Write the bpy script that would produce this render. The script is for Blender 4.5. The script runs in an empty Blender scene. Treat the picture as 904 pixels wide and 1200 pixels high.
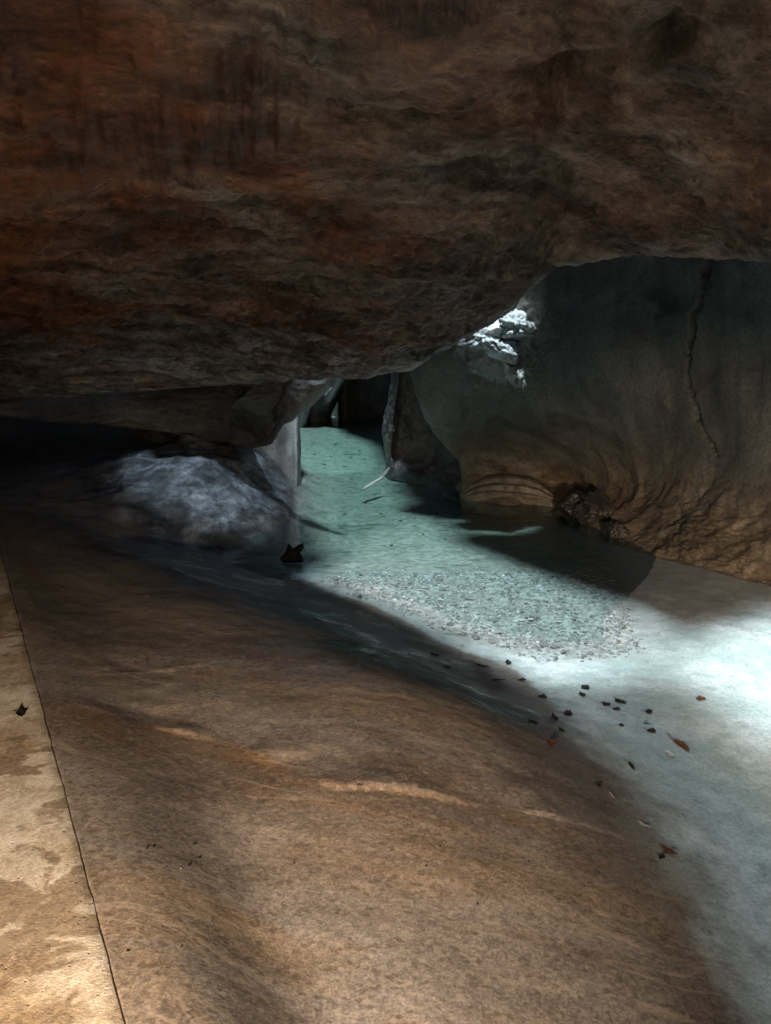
import bpy, bmesh, math, random
import numpy as np
from mathutils import Vector

random.seed(7)
RNG = np.random.RandomState(11)
S = bpy.context.scene
COL = S.collection

# ------------------------------------------------------------------ camera
PITCH = math.radians(11.0)
CAM_H = 2.2
FPX = 867.0                      # 26 mm lens on a 36 mm tall frame, photo 1200 px tall
cam_d = bpy.data.cameras.new("camera")
cam_d.sensor_fit = 'VERTICAL'
cam_d.sensor_height = 36.0
cam_d.sensor_width = 27.1
cam_d.lens = 26.0
cam_d.clip_start = 0.05
cam_d.clip_end = 500.0
cam = bpy.data.objects.new("camera", cam_d)
cam.location = (0, 0, CAM_H)
cam.rotation_euler = (math.pi / 2 - PITCH, 0, 0)
COL.objects.link(cam)
S.camera = cam

# ------------------------------------------------------------------ daylight
SUN_D = np.array([0.03, 0.12, -1.0])          # direction the daylight travels
SUN_D = SUN_D / np.linalg.norm(SUN_D)
world = bpy.data.worlds.new("World")
S.world = world
world.use_nodes = True
wn = world.node_tree.nodes
wl = world.node_tree.links
for n in list(wn):
    wn.remove(n)
sky = wn.new('ShaderNodeTexSky')
sky.sky_type = 'NISHITA'
sky.sun_disc = False
sky.sun_elevation = math.asin(-SUN_D[2])
sky.sun_rotation = math.atan2(-SUN_D[0], -SUN_D[1])
bg = wn.new('ShaderNodeBackground')
bg.inputs['Strength'].default_value = 0.045
wo = wn.new('ShaderNodeOutputWorld')
wl.new(sky.outputs['Color'], bg.inputs['Color'])
wl.new(bg.outputs['Background'], wo.inputs['Surface'])

sun_d = bpy.data.lights.new("daylight", 'SUN')
sun_d.energy = 5.0
sun_d.angle = math.radians(5.0)
sun_d.color = (0.80, 0.94, 1.0)
sun = bpy.data.objects.new("daylight", sun_d)
sun.rotation_euler = Vector(SUN_D.tolist()).to_track_quat('-Z', 'Y').to_euler()
sun.location = (0, 0, 20)
COL.objects.link(sun)


# warm path lamps that light the rock beside the walkway (behind the photographer)
def lamp(name, loc, energy, color, radius, target=None, cone=None, blend=0.5):
    ld = bpy.data.lights.new(name, 'SPOT' if target else 'POINT')
    ld.energy = energy
    ld.color = color
    ld.shadow_soft_size = radius
    if target:
        ld.spot_size = math.radians(cone)
        ld.spot_blend = blend
    o = bpy.data.objects.new(name, ld)
    o.location = loc
    if target:
        dv = Vector(target) - Vector(loc)
        o.rotation_euler = dv.to_track_quat('-Z', 'Y').to_euler()
    COL.objects.link(o)
    return o


WARM = (1.0, 0.77, 0.56)
lamp("path_lamp", (-0.35, -0.7, 1.45), 760.0, WARM, 0.06, (-0.85, 2.9, -0.35), 76, 0.9)
lamp("wall_lamp", (1.3, -0.6, 1.35), 1150.0, WARM, 0.06, (3.75, 8.2, 0.30), 31, 1.0)

lamp("ceiling_fill", (0.10, -0.10, 0.80), 11.0, (1.0, 0.80, 0.62), 0.08)  # added fill light that brightens the ceiling, no real lamp
S.view_settings.view_transform = 'Standard'
S.view_settings.look = 'None'
S.view_settings.gamma = 1.0
S.view_settings.use_curve_mapping = False
S.view_settings.exposure = 0.9
S.cycles.max_bounces = 8
S.cycles.diffuse_bounces = 5
S.cycles.glossy_bounces = 3
S.cycles.transparent_max_bounces = 12
S.cycles.sample_clamp_indirect = 4.0
S.cycles.use_denoising = True
S.cycles.caustics_reflective = False
S.cycles.caustics_refractive = False


# ------------------------------------------------------------------ helpers
CP, SP = math.cos(PITCH), math.sin(PITCH)


def ray(px, py):
    dx = (px - 452.0) / FPX
    dy = (600.0 - py) / FPX
    return np.array([dx, CP + SP * dy, -SP + CP * dy])


def P(px, py, y):
    """point seen at photo pixel px, py whose forward distance is y"""
    d = ray(px, py)
    t = y / d[1]
    return np.array([d[0] * t, y, CAM_H + d[2] * t])


def G(px, py, z):
    """point seen at photo pixel px, py at height z"""
    d = ray(px, py)
    t = (z - CAM_H) / d[2]
    return d * t + np.array([0, 0, CAM_H])


# vectorised Perlin noise
_perm = RNG.permutation(256)
_perm = np.concatenate([_perm, _perm, _perm])
_g = RNG.normal(size=(256, 3))
_g /= np.linalg.norm(_g, axis=1)[:, None]


def perlin(p):
    pi = np.floor(p).astype(np.int64)
    pf = p - pi
    pi &= 255
    u = pf * pf * pf * (pf * (pf * 6 - 15) + 10)
    out = 0
    for i in (0, 1):
        wx = u[..., 0] if i else 1 - u[..., 0]
        for j in (0, 1):
            wy = u[..., 1] if j else 1 - u[..., 1]
            for k in (0, 1):
                wz = u[..., 2] if k else 1 - u[..., 2]
                h = _perm[_perm[_perm[pi[..., 0] + i] + pi[..., 1] + j] + pi[..., 2] + k]
                g = _g[h]
                dd = g[..., 0] * (pf[..., 0] - i) + g[..., 1] * (pf[..., 1] - j) + g[..., 2] * (pf[..., 2] - k)
                out = out + wx * wy * wz * dd
    return out


def fbm(p, scale, octaves=4, gain=0.5, off=0.0, ridge=False):
    q = np.asarray(p, float) * np.asarray(scale, float) + off
    a, s = 1.0, 0.0
    for o in range(octaves):
        n = perlin(q + o * 17.3)
        if ridge:
            n = 0.5 - 2.0 * np.abs(n)
        s = s + a * n
        q = q * 2.03
        a *= gain
    return s


def smooth(a, b, x):
    t = np.clip((x - a) / (b - a), 0, 1)
    return t * t * (3 - 2 * t)


def grid_normals(V):
    du = np.gradient(V, axis=0)
    dv = np.gradient(V, axis=1)
    n = np.cross(du, dv)
    return n / (np.linalg.norm(n, axis=2)[..., None] + 1e-9)


def grid_mesh(name, V, mat, wrap=False):
    nu, nv = V.shape[:2]
    idx = np.arange(nu * nv).reshape(nu, nv)
    a, b, c, d = idx[:-1, :-1], idx[1:, :-1], idx[1:, 1:], idx[:-1, 1:]
    f = np.stack([a, b, c, d], -1).reshape(-1, 4)
    if wrap:
        f2 = np.stack([idx[-1, :-1], idx[0, :-1], idx[0, 1:], idx[-1, 1:]], -1).reshape(-1, 4)
        f = np.concatenate([f, f2])
    return np_mesh(name, V.reshape(-1, 3), f, mat)


def np_mesh(name, v, f, mat, smooth_shade=True):
    me = bpy.data.meshes.new(name)
    nvp = f.shape[1]
    me.vertices.add(len(v))
    me.vertices.foreach_set("co", np.ascontiguousarray(v, dtype=np.float32).ravel())
    me.loops.add(f.size)
    me.loops.foreach_set("vertex_index", np.ascontiguousarray(f, dtype=np.int32).ravel())
    me.polygons.add(len(f))
    me.polygons.foreach_set("loop_start", np.arange(0, f.size, nvp, dtype=np.int32))
    me.polygons.foreach_set("use_smooth", np.full(len(f), smooth_shade, dtype=bool))
    me.update(calc_edges=True)
    me.validate()
    me.materials.append(mat)
    o = bpy.data.objects.new(name, me)
    COL.objects.link(o)
    return o


def tag(o, label=None, cat=None, group=None, kind=None):
    if label:
        o["label"] = label
    if cat:
        o["category"] = cat
    if group:
        o["group"] = group
    if kind:
        o["kind"] = kind
    return o


def catmull(A, n, axis):
    """resample control grid A along axis, n samples per segment"""
    A = np.moveaxis(np.asarray(A, float), axis, 0)
    m = A.shape[0]
    E = np.concatenate([2 * A[:1] - A[1:2], A, 2 * A[-1:] - A[-2:-1]])
    out = []
    for i in range(m - 1):
        p0, p1, p2, p3 = E[i], E[i + 1], E[i + 2], E[i + 3]
        for t in np.linspace(0, 1, n, endpoint=False):
            out.append(0.5 * ((2 * p1) + (-p0 + p2) * t + (2 * p0 - 5 * p1 + 4 * p2 - p3) * t * t
                              + (-p0 + 3 * p1 - 3 * p2 + p3) * t ** 3))
    out.append(A[-1])
    return np.moveaxis(np.array(out), 0, axis)


def sheet(cols, nu, nv):
    """cols: list of columns, each a list of world points -> smooth grid"""
    A = np.array([[np.array(p, float) for p in c] for c in cols])
    return catmull(catmull(A, nu, 0), nv, 1)


def polyline_dist(V, pts):
    pts = np.array(pts)
    best = np.full(V.shape[:-1], 1e9)
    for a, b in zip(pts[:-1], pts[1:]):
        ab = b - a
        t = np.clip(((V - a) @ ab) / (ab @ ab), 0, 1)
        d = np.linalg.norm(V - (a + t[..., None] * ab), axis=-1)
        best = np.minimum(best, d)
    return best


def in_poly(x, y, poly):
    inside = np.zeros(np.shape(x), bool)
    n = len(poly)
    j = n - 1
    for i in range(n):
        xi, yi = poly[i]
        xj, yj = poly[j]
        c = ((yi > y) != (yj > y)) & (x < (xj - xi) * (y - yi) / (yj - yi + 1e-12) + xi)
        inside ^= c
        j = i
    return inside


# ------------------------------------------------------------------ materials
def new_mat(name):
    m = bpy.data.materials.new(name)
    m.use_nodes = True
    nt = m.node_tree
    for n in list(nt.nodes):
        nt.nodes.remove(n)
    out = nt.nodes.new('ShaderNodeOutputMaterial')
    return m, nt, out


class NB:
    """small node-building helper"""
    def __init__(self, nt):
        self.nt = nt
        self.tc = nt.nodes.new('ShaderNodeTexCoord')
        self.co = self.tc.outputs['Object']

    def link(self, a, b):
        self.nt.links.new(a, b)

    def val(self, sock, v):
        if hasattr(v, 'is_linked'):
            self.link(v, sock)
        else:
            sock.default_value = v

    def mapping(self, scale=(1, 1, 1), rot=(0, 0, 0), loc=(0, 0, 0), src=None):
        n = self.nt.nodes.new('ShaderNodeMapping')
        n.inputs['Scale'].default_value = scale
        n.inputs['Rotation'].default_value = rot
        n.inputs['Location'].default_value = loc
        self.link(src or self.co, n.inputs['Vector'])
        return n.outputs['Vector']

    def along(self, ang, scale, loc=(0, 0, 0), src=None):
        """turn the horizontal direction ang onto x, then stretch"""
        r = self.mapping((1, 1, 1), (0, 0, math.radians(-ang)), src=src)
        return self.mapping(scale, loc=loc, src=r)

    def noise(self, vec=None, scale=1.0, detail=4.0, rough=0.55, dist=0.0, out='Fac'):
        n = self.nt.nodes.new('ShaderNodeTexNoise')
        n.inputs['Scale'].default_value = scale
        n.inputs['Detail'].default_value = detail
        n.inputs['Roughness'].default_value = rough
        n.inputs['Distortion'].default_value = dist
        self.link(vec or self.co, n.inputs['Vector'])
        return n.outputs[out]

    def voronoi(self, vec=None, scale=1.0, feature='F1', out='Distance', rnd=1.0):
        n = self.nt.nodes.new('ShaderNodeTexVoronoi')
        n.feature = feature
        n.inputs['Scale'].default_value = scale
        n.inputs['Randomness'].default_value = rnd
        self.link(vec or self.co, n.inputs['Vector'])
        return n.outputs[out]

    def ramp(self, fac, stops):
        n = self.nt.nodes.new('ShaderNodeValToRGB')
        e = n.color_ramp.elements
        while len(e) < len(stops):
            e.new(0.5)
        for el, (p, c) in zip(e, stops):
            el.position = p
            el.color = (c, c, c, 1) if isinstance(c, (int, float)) else (c[0], c[1], c[2], 1)
        self.link(fac, n.inputs['Fac'])
        return n.outputs['Color']

    def mix(self, fac, a, b, mode='MIX'):
        n = self.nt.nodes.new('ShaderNodeMix')
        n.data_type = 'RGBA'
        n.blend_type = mode
        self.val(n.inputs[0], fac)
        for s, v in ((n.inputs[6], a), (n.inputs[7], b)):
            if hasattr(v, 'is_linked'):
                self.link(v, s)
            else:
                s.default_value = (v[0], v[1], v[2], 1)
        return n.outputs[2]

    def math(self, op, a, b=None, c=None, clamp=False):
        n = self.nt.nodes.new('ShaderNodeMath')
        n.operation = op
        n.use_clamp = clamp
        self.val(n.inputs[0], a)
        if b is not None:
            self.val(n.inputs[1], b)
        if c is not None:
            self.val(n.inputs[2], c)
        return n.outputs[0]

    def sep(self, vec=None):
        n = self.nt.nodes.new('ShaderNodeSeparateXYZ')
        self.link(vec or self.co, n.inputs[0])
        return n.outputs

    def attr(self, name):
        n = self.nt.nodes.new('ShaderNodeAttribute')
        n.attribute_name = name
        return n.outputs['Fac']

    def bump(self, height, strength=0.5, dist=0.02, normal=None):
        n = self.nt.nodes.new('ShaderNodeBump')
        n.inputs['Strength'].default_value = strength
        n.inputs['Distance'].default_value = dist
        self.link(height, n.inputs['Height'])
        if normal:
            self.link(normal, n.inputs['Normal'])
        return n.outputs['Normal']

    def principled(self, color, rough, normal=None, spec=0.5, coat=None, coat_rough=0.1):
        n = self.nt.nodes.new('ShaderNodeBsdfPrincipled')
        if hasattr(color, 'is_linked'):
            self.link(color, n.inputs['Base Color'])
        else:
            n.inputs['Base Color'].default_value = (*color, 1)
        self.val(n.inputs['Roughness'], rough)
        n.inputs['Specular IOR Level'].default_value = spec
        if coat is not None:
            self.val(n.inputs['Coat Weight'], coat)
            n.inputs['Coat Roughness'].default_value = coat_rough
        if normal:
            self.link(normal, n.inputs['Normal'])
            if coat is not None:
                self.link(normal, n.inputs['Coat Normal'])
        return n.outputs['BSDF']


def mat_floor():
    m, nt, out = new_mat("polished_limestone_floor")
    b = NB(nt)
    # warped coordinates so the bands in the rock flow
    w = b.noise(scale=0.55, detail=3, out='Color')
    add = nt.nodes.new('ShaderNodeMixRGB')
    add.blend_type = 'ADD'
    add.inputs[0].default_value = 0.75
    b.link(b.co, add.inputs[1])
    b.link(w, add.inputs[2])
    wc = add.outputs[0]
    # the beds curve: steep beside the far slope, nearly level close by
    sx, sy, sz = b.sep(wc)
    cx = b.math('MAXIMUM', sx, -4.0)
    ex = b.math('EXPONENT', b.math('MULTIPLY', b.math('ADD', cx, 2.5), -0.833))
    vv = b.math('SUBTRACT', sy, b.math('MULTIPLY', ex, 1.6))
    cmb = nt.nodes.new('ShaderNodeCombineXYZ')
    b.link(sx, cmb.inputs[0])
    b.link(vv, cmb.inputs[1])
    b.link(sz, cmb.inputs[2])
    fl = cmb.outputs[0]
    band = b.noise(b.mapping((0.40, 1.5, 1.0), src=fl), 1.2, 5, 0.56, 0.3)
    band2 = b.noise(b.mapping((0.45, 5.5, 2.0), src=fl), 2.2, 7, 0.68, 0.25)
    fine = b.noise(scale=48, detail=7, rough=0.74)
    mid = b.noise(scale=9, detail=6, rough=0.6)
    blot = b.noise(scale=1.4, detail=5, rough=0.6)
    grain = b.noise(scale=120, detail=4, rough=0.75)
    brown = b.ramp(band, [(0.34, (0.155, 0.132, 0.115)), (0.44, (0.20, 0.178, 0.162)), (0.52, (0.23, 0.21, 0.194)),
                          (0.60, (0.23, 0.19, 0.153)), (0.68, (0.27, 0.215, 0.16))])
    spk = nt.nodes.new('ShaderNodeRGBToBW')
    b.link(b.voronoi(b.mapping((0.7, 1.0, 1.0), (0, 0, 0.6)), 75, out='Color'), spk.inputs[0])
    st = b.attr("stain")
    ochm = b.math('ADD', b.math('MULTIPLY', b.ramp(b.noise(b.mapping((0.6, 2.4, 1.0), (0, 0, 0), (5, 2, 0), src=fl), 1.2, 6, 0.68, 0.4), [(0.54, 0.0), (0.66, 0.45)]), 1.0),
                  b.math('MULTIPLY', st, b.ramp(band2, [(0.36, 0.15), (0.58, 1.0)])), clamp=True)
    ochre = b.mix(ochm, brown, (0.20, 0.125, 0.068))
    dark = b.mix(0.10, ochre, b.ramp(band2, [(0.34, 0.32), (0.66, 0.68)]), 'OVERLAY')
    brownf = b.mix(0.35, dark, b.ramp(b.noise(scale=5.5, detail=7, rough=0.7), [(0.38, 0.36), (0.62, 0.64)]), 'OVERLAY')
    brownf = b.mix(0.40, brownf, b.ramp(fine, [(0.40, 0.28), (0.60, 0.72)]), 'OVERLAY')
    brownf = b.mix(0.50, brownf, b.ramp(grain, [(0.42, 0.26), (0.60, 0.80)]), 'OVERLAY')
    brownf = b.mix(b.ramp(spk.outputs[0], [(0.74, 0.0), (0.80, 0.34)]), brownf, (0.40, 0.35, 0.29))
    brownf = b.mix(b.ramp(spk.outputs[0], [(0.20, 0.42), (0.26, 0.0)]), brownf, (0.075, 0.058, 0.045))
    fleck = b.voronoi(b.mapping((0.45, 1.0, 1.0), (0, 0, -0.5)), 34)
    brownf = b.mix(b.math('MULTIPLY', b.ramp(fleck, [(0.06, 1.0), (0.13, 0.0)]), b.ramp(mid, [(0.48, 0.0), (0.58, 0.55)])), brownf, (0.46, 0.41, 0.34))
    # thin pale flow lines and darker seams
    ln = b.noise(b.mapping((0.35, 3.6, 1.5), src=fl), 1.7, 4, 0.5, 0.4)
    la = b.math('ABSOLUTE', b.math('SUBTRACT', ln, 0.5))
    lm = b.math('MULTIPLY', b.ramp(la, [(0.0, 1.0), (0.022, 0.0)]), b.ramp(blot, [(0.46, 0.0), (0.60, 0.6)]))
    brownf = b.mix(lm, brownf, (0.43, 0.36, 0.28))
    ln2 = b.noise(b.mapping((0.5, 2.6, 1.5), (0, 0, 0.25), (3, 1, 0), src=fl), 1.5, 5, 0.6, 0.8)
    la2 = b.math('ABSOLUTE', b.math('SUBTRACT', ln2, 0.5))
    lm2 = b.math('MULTIPLY', b.ramp(la2, [(0.0, 1.0), (0.008, 0.0)]), b.ramp(blot, [(0.50, 0.0), (0.62, 0.7)]))
    brownf = b.mix(lm2, brownf, (0.07, 0.05, 0.035))
    pits = b.voronoi(scale=26)
    brownf = b.mix(b.math('MULTIPLY', b.ramp(pits, [(0.045, 1.0), (0.11, 0.0)]), b.ramp(mid, [(0.50, 0.0), (0.58, 0.8)])), brownf, (0.06, 0.045, 0.035))
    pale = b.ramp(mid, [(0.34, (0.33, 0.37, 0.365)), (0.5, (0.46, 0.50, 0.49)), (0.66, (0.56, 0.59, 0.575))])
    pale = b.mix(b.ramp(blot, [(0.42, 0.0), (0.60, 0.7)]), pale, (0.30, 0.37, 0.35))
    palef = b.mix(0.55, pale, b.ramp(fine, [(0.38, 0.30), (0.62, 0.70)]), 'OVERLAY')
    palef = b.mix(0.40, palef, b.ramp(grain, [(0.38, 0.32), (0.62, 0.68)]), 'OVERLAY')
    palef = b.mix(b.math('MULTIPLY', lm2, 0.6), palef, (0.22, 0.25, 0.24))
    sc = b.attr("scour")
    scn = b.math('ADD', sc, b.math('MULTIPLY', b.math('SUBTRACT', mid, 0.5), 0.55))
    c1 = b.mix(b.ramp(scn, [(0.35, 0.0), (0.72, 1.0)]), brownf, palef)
    # blue-grey mound with white calcite patches
    md = b.attr("mound")
    cal = b.noise(b.mapping((1.0, 0.6, 1.6)), 1.7, 9, 0.72, 0.1)
    mcol = b.ramp(cal, [(0.40, (0.055, 0.062, 0.07)), (0.49, (0.10, 0.118, 0.14)), (0.55, (0.20, 0.235, 0.28)), (0.66, (0.36, 0.41, 0.47))])
    mcol = b.mix(0.65, mcol, b.ramp(b.noise(b.mapping((1, 0.6, 1.6)), 7.0, 8, 0.74, 0.1), [(0.42, 0.22), (0.58, 0.78)]), 'OVERLAY')
    mcol = b.mix(0.25, mcol, b.ramp(fine, [(0.38, 0.26), (0.62, 0.74)]), 'OVERLAY')
    c2 = b.mix(md, c1, mcol)
    # pool bed: pale sand with fine gravel
    bed = b.attr("bed")
    vc = b.voronoi(scale=16, out='Color')
    vbw = nt.nodes.new('ShaderNodeRGBToBW')
    b.link(vc, vbw.inputs[0])
    sand = b.ramp(vbw.outputs[0], [(0.15, (0.17, 0.175, 0.155)), (0.5, (0.24, 0.25, 0.225)), (0.85, (0.31, 0.32, 0.295))])
    sp = b.noise(b.mapping((0.55, 1.0, 1.0)), 2.1, 6, 0.7)
    sand = b.mix(b.ramp(sp, [(0.34, 0.9), (0.43, 0.0)]), sand, (0.06, 0.075, 0.06))
    c3 = b.mix(bed, c2, sand)
    nrm = b.bump(b.math('ADD', b.math('MULTIPLY', mid, 0.4), b.math('MULTIPLY', band2, 0.08)), 0.20, 0.022)
    nrm = b.bump(fine, 0.30, 0.005, nrm)
    nrm = b.bump(grain, 0.22, 0.002, nrm)
    rough = b.ramp(b.noise(scale=3.2, detail=7, rough=0.7), [(0.40, 0.22), (0.60, 0.50)])
    bs = b.principled(c3, rough, nrm, 0.5)
    b.link(bs, out.inputs['Surface'])
    return m


def mat_ceiling():
    m, nt, out = new_mat("rusty_cave_limestone")
    b = NB(nt)
    st = b.noise(b.along(8, (1.0, 2.0, 2.6)), 2.3, 9, 0.72, 0.25)
    fine = b.noise(b.along(8, (1.0, 1.3, 1.5)), 26, 7, 0.76)
    chip = b.noise(b.along(12, (0.8, 2.2, 2.6)), 7.0, 6, 0.68, 0.2)
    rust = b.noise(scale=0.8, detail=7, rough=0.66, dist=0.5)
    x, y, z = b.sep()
    # rust plus painted light: warm lamp glow on the walkway side, daylight grey opposite
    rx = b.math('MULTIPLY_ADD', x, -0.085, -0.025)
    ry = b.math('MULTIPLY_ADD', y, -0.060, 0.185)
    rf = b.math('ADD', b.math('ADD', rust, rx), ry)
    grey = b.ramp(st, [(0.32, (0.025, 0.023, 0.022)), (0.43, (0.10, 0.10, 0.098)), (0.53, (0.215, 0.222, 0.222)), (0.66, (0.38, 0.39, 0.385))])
    rust_glow = b.ramp(st, [(0.32, (0.024, 0.010, 0.007)), (0.43, (0.105, 0.043, 0.024)), (0.54, (0.225, 0.098, 0.052)), (0.68, (0.34, 0.19, 0.115))])
    c = b.mix(b.ramp(rf, [(0.44, 0.0), (0.64, 1.0)]), grey, rust_glow)
    c = b.mix(0.75, c, b.ramp(fine, [(0.38, 0.22), (0.62, 0.78)]), 'OVERLAY')
    ca = b.math('ABSOLUTE', b.math('SUBTRACT', chip, 0.5))
    cm = b.math('MULTIPLY', b.ramp(ca, [(0.0, 1.0), (0.018, 0.0)]), b.ramp(st, [(0.40, 0.9), (0.56, 0.0)]))
    c = b.mix(cm, c, (0.02, 0.015, 0.012))
    c = b.mix(b.attr("crack"), c, (0.02, 0.014, 0.01))
    c = b.mix(b.ramp(b.noise(scale=11, detail=6, rough=0.7), [(0.33, 0.75), (0.43, 0.0)]), c, (0.025, 0.02, 0.017))
    nrm = b.bump(st, 0.8, 0.06)
    nrm = b.bump(chip, 0.9, 0.05, nrm)
    nrm = b.bump(fine, 0.9, 0.018, nrm)
    b.link(b.principled(c, b.ramp(fine, [(0.35, 0.28), (0.65, 0.60)]), nrm, 0.5), out.inputs['Surface'])
    return m


def mat_wall(name, dark, mid, light, streak=0.5, foot=None, warm_h=1.4):
    m, nt, out = new_mat(name)
    b = NB(nt)
    s = b.noise(b.mapping((1.6, 1.6, 0.16)), 1.6, 6, 0.6, 0.3)
    blot = b.noise(scale=1.1, detail=7, rough=0.65)
    fine = b.noise(scale=24, detail=6, rough=0.7)
    f = b.math('ADD', b.math('MULTIPLY', s, streak), b.math('MULTIPLY', blot, 1 - streak))
    c = b.ramp(f, [(0.34, dark), (0.5, mid), (0.66, light)])
    cr = b.attr('crack')
    cl = b.attr('calcite')
    if foot:
        x, y, z = b.sep()
        zf = b.math('ADD', z, b.math('MULTIPLY', b.math('SUBTRACT', blot, 0.5), 1.7))
        k = b.ramp(b.math('DIVIDE', zf, warm_h * 2), [(0.2, 1.0), (0.72, 0.0)])
        fc = b.ramp(b.noise(scale=2.6, detail=8, rough=0.68, dist=0.5),
                    [(0.33, foot[0]), (0.52, foot[1]), (0.68, foot[2])])
        c = b.mix(k, c, fc)
    cn = b.noise(scale=4.5, detail=7, rough=0.7, dist=0.5)
    clm = b.ramp(b.math('ADD', cl, b.math('MULTIPLY', b.math('SUBTRACT', cn, 0.5), 1.6)), [(0.42, 0.0), (0.62, 1.0)])
    c = b.mix(b.math('MULTIPLY', clm, 0.55), c, (0.36, 0.40, 0.41))
    c = b.mix(0.7, c, b.ramp(fine, [(0.38, 0.28), (0.62, 0.72)]), 'OVERLAY')
    c = b.mix(cr, c, (0.012, 0.011, 0.010))
    h = b.math('ADD', b.math('MULTIPLY', blot, 0.8), b.math('MULTIPLY', fine, 0.3))
    nrm = b.bump(h, 0.6, 0.05)
    b.link(b.principled(c, b.ramp(blot, [(0.35, 0.38), (0.65, 0.7)]), nrm, 0.45), out.inputs['Surface'])
    return m


def mat_concrete():
    m, nt, out = new_mat("worn_concrete")
    b = NB(nt)
    ag = b.voronoi(scale=85, out='Color')
    bw = nt.nodes.new('ShaderNodeRGBToBW')
    b.link(ag, bw.inputs[0])
    fine = b.noise(scale=140, detail=5, rough=0.7)
    blot = b.noise(scale=6.5, detail=7, rough=0.62, dist=0.3)
    big = b.noise(scale=1.7, detail=4)
    damp = b.noise(scale=3.6, detail=5, rough=0.55, dist=0.4)
    c = b.ramp(blot, [(0.36, (0.46, 0.405, 0.32)), (0.5, (0.60, 0.54, 0.445)), (0.64, (0.72, 0.67, 0.585))])
    c = b.mix(b.ramp(big, [(0.47, 0.0), (0.56, 0.7)]), c, (0.31, 0.215, 0.115))
    c = b.mix(b.ramp(damp, [(0.53, 0.0), (0.56, 0.75)]), c, (0.24, 0.175, 0.11))
    c = b.mix(0.4, c, b.ramp(bw.outputs[0], [(0.1, 0.2), (0.9, 0.8)]), 'OVERLAY')
    pit = b.voronoi(scale=30)
    c = b.mix(b.ramp(pit, [(0.05, 0.75), (0.12, 0.0)]), c, (0.09, 0.06, 0.04))
    h = b.math('ADD', b.math('MULTIPLY', fine, 0.4), blot)
    h = b.math('ADD', h, b.math('MULTIPLY', b.ramp(pit, [(0.05, 0.0), (0.14, 1.0)]), 0.35))
    nrm = b.bump(h, 0.55, 0.012)
    b.link(b.principled(c, b.ramp(damp, [(0.5, 0.85), (0.62, 0.55)]), nrm, 0.4), out.inputs['Surface'])
    return m


def mat_water():
    m, nt, out = new_mat("clear_teal_water")
    b = NB(nt)
    n1 = b.noise(b.mapping((1.0, 2.2, 1.0)), 2.2, 3, 0.5)
    n2 = b.noise(b.mapping((1.0, 2.6, 1.0)), 9.0, 2, 0.5)
    h = b.math('ADD', n1, b.math('MULTIPLY', n2, 0.22))
    nrm = b.bump(h, 0.10, 0.10)
    fr = nt.nodes.new('ShaderNodeFresnel')
    fr.inputs['IOR'].default_value = 1.33
    b.link(nrm, fr.inputs['Normal'])
    gl = nt.nodes.new('ShaderNodeBsdfGlossy')
    gl.inputs['Roughness'].default_value = 0.03
    b.link(nrm, gl.inputs['Normal'])
    tr = nt.nodes.new('ShaderNodeBsdfTransparent')
    tr.inputs['Color'].default_value = (0.93, 0.99, 0.98, 1)
    mx = nt.nodes.new('ShaderNodeMixShader')
    b.link(b.math('MULTIPLY', fr.outputs[0], 0.85), mx.inputs[0])
    b.link(tr.outputs[0], mx.inputs[1])
    b.link(gl.outputs[0], mx.inputs[2])
    b.link(mx.outputs[0], out.inputs['Surface'])
    va = nt.nodes.new('ShaderNodeVolumeAbsorption')
    va.inputs['Color'].default_value = (0.28, 0.80, 0.72, 1)
    va.inputs['Density'].default_value = 0.34
    b.link(va.outputs[0], out.inputs['Volume'])
    return m


def mat_stone(name, a, bb, c, rough=0.5, scale=4.0):
    m, nt, out = new_mat(name)
    b = NB(nt)
    oi = nt.nodes.new('ShaderNodeObjectInfo')
    n = b.noise(scale=scale, detail=7, rough=0.65, dist=0.4)
    fine = b.noise(scale=scale * 9, detail=5, rough=0.7)
    col = b.ramp(n, [(0.34, a), (0.5, bb), (0.66, c)])
    col = b.mix(0.5, col, b.ramp(fine, [(0.3, 0.32), (0.7, 0.68)]), 'OVERLAY')
    at = nt.nodes.new('ShaderNodeAttribute')
    at.attribute_name = "tone"
    r = b.math('ADD', b.math('MULTIPLY', oi.outputs['Random'], 0.0), b.math('ADD', at.outputs['Fac'], 0.0))
    if name == "river_pebble":
        r2 = b.math('ADD', b.math('MULTIPLY', at.outputs['Fac'], 1.0), 0.0)
        col = b.mix(1.0, col, b.ramp(r2, [(0.0, 0.28), (0.5, 0.8), (1.0, 1.35)]), 'MULTIPLY')
    nrm = b.bump(b.math('ADD', n, b.math('MULTIPLY', fine, 0.3)), 0.6, 0.03)
    b.link(b.principled(col, rough, nrm, 0.5), out.inputs['Surface'])
    return m


def mat_leaf(name, a, bcol, rough=0.45, spec=0.4):
    m, nt, out = new_mat(name)
    b = NB(nt)
    n = b.noise(scale=30, detail=5, rough=0.65)
    col = b.ramp(n, [(0.35, a), (0.65, bcol)])
    nrm = b.bump(n, 0.5, 0.004)
    b.link(b.principled(col, rough, nrm, spec), out.inputs['Surface'])
    return m


def mat_wood():
    m, nt, out = new_mat("bleached_driftwood")
    b = NB(nt)
    n = b.noise(b.mapping((1, 12, 12)), 5, 6, 0.6)
    col = b.ramp(n, [(0.35, (0.16, 0.17, 0.165)), (0.6, (0.30, 0.32, 0.31))])
    b.link(b.principled(col, 0.7, b.bump(n, 0.5, 0.01), 0.3), out.inputs['Surface'])
    return m


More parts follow.
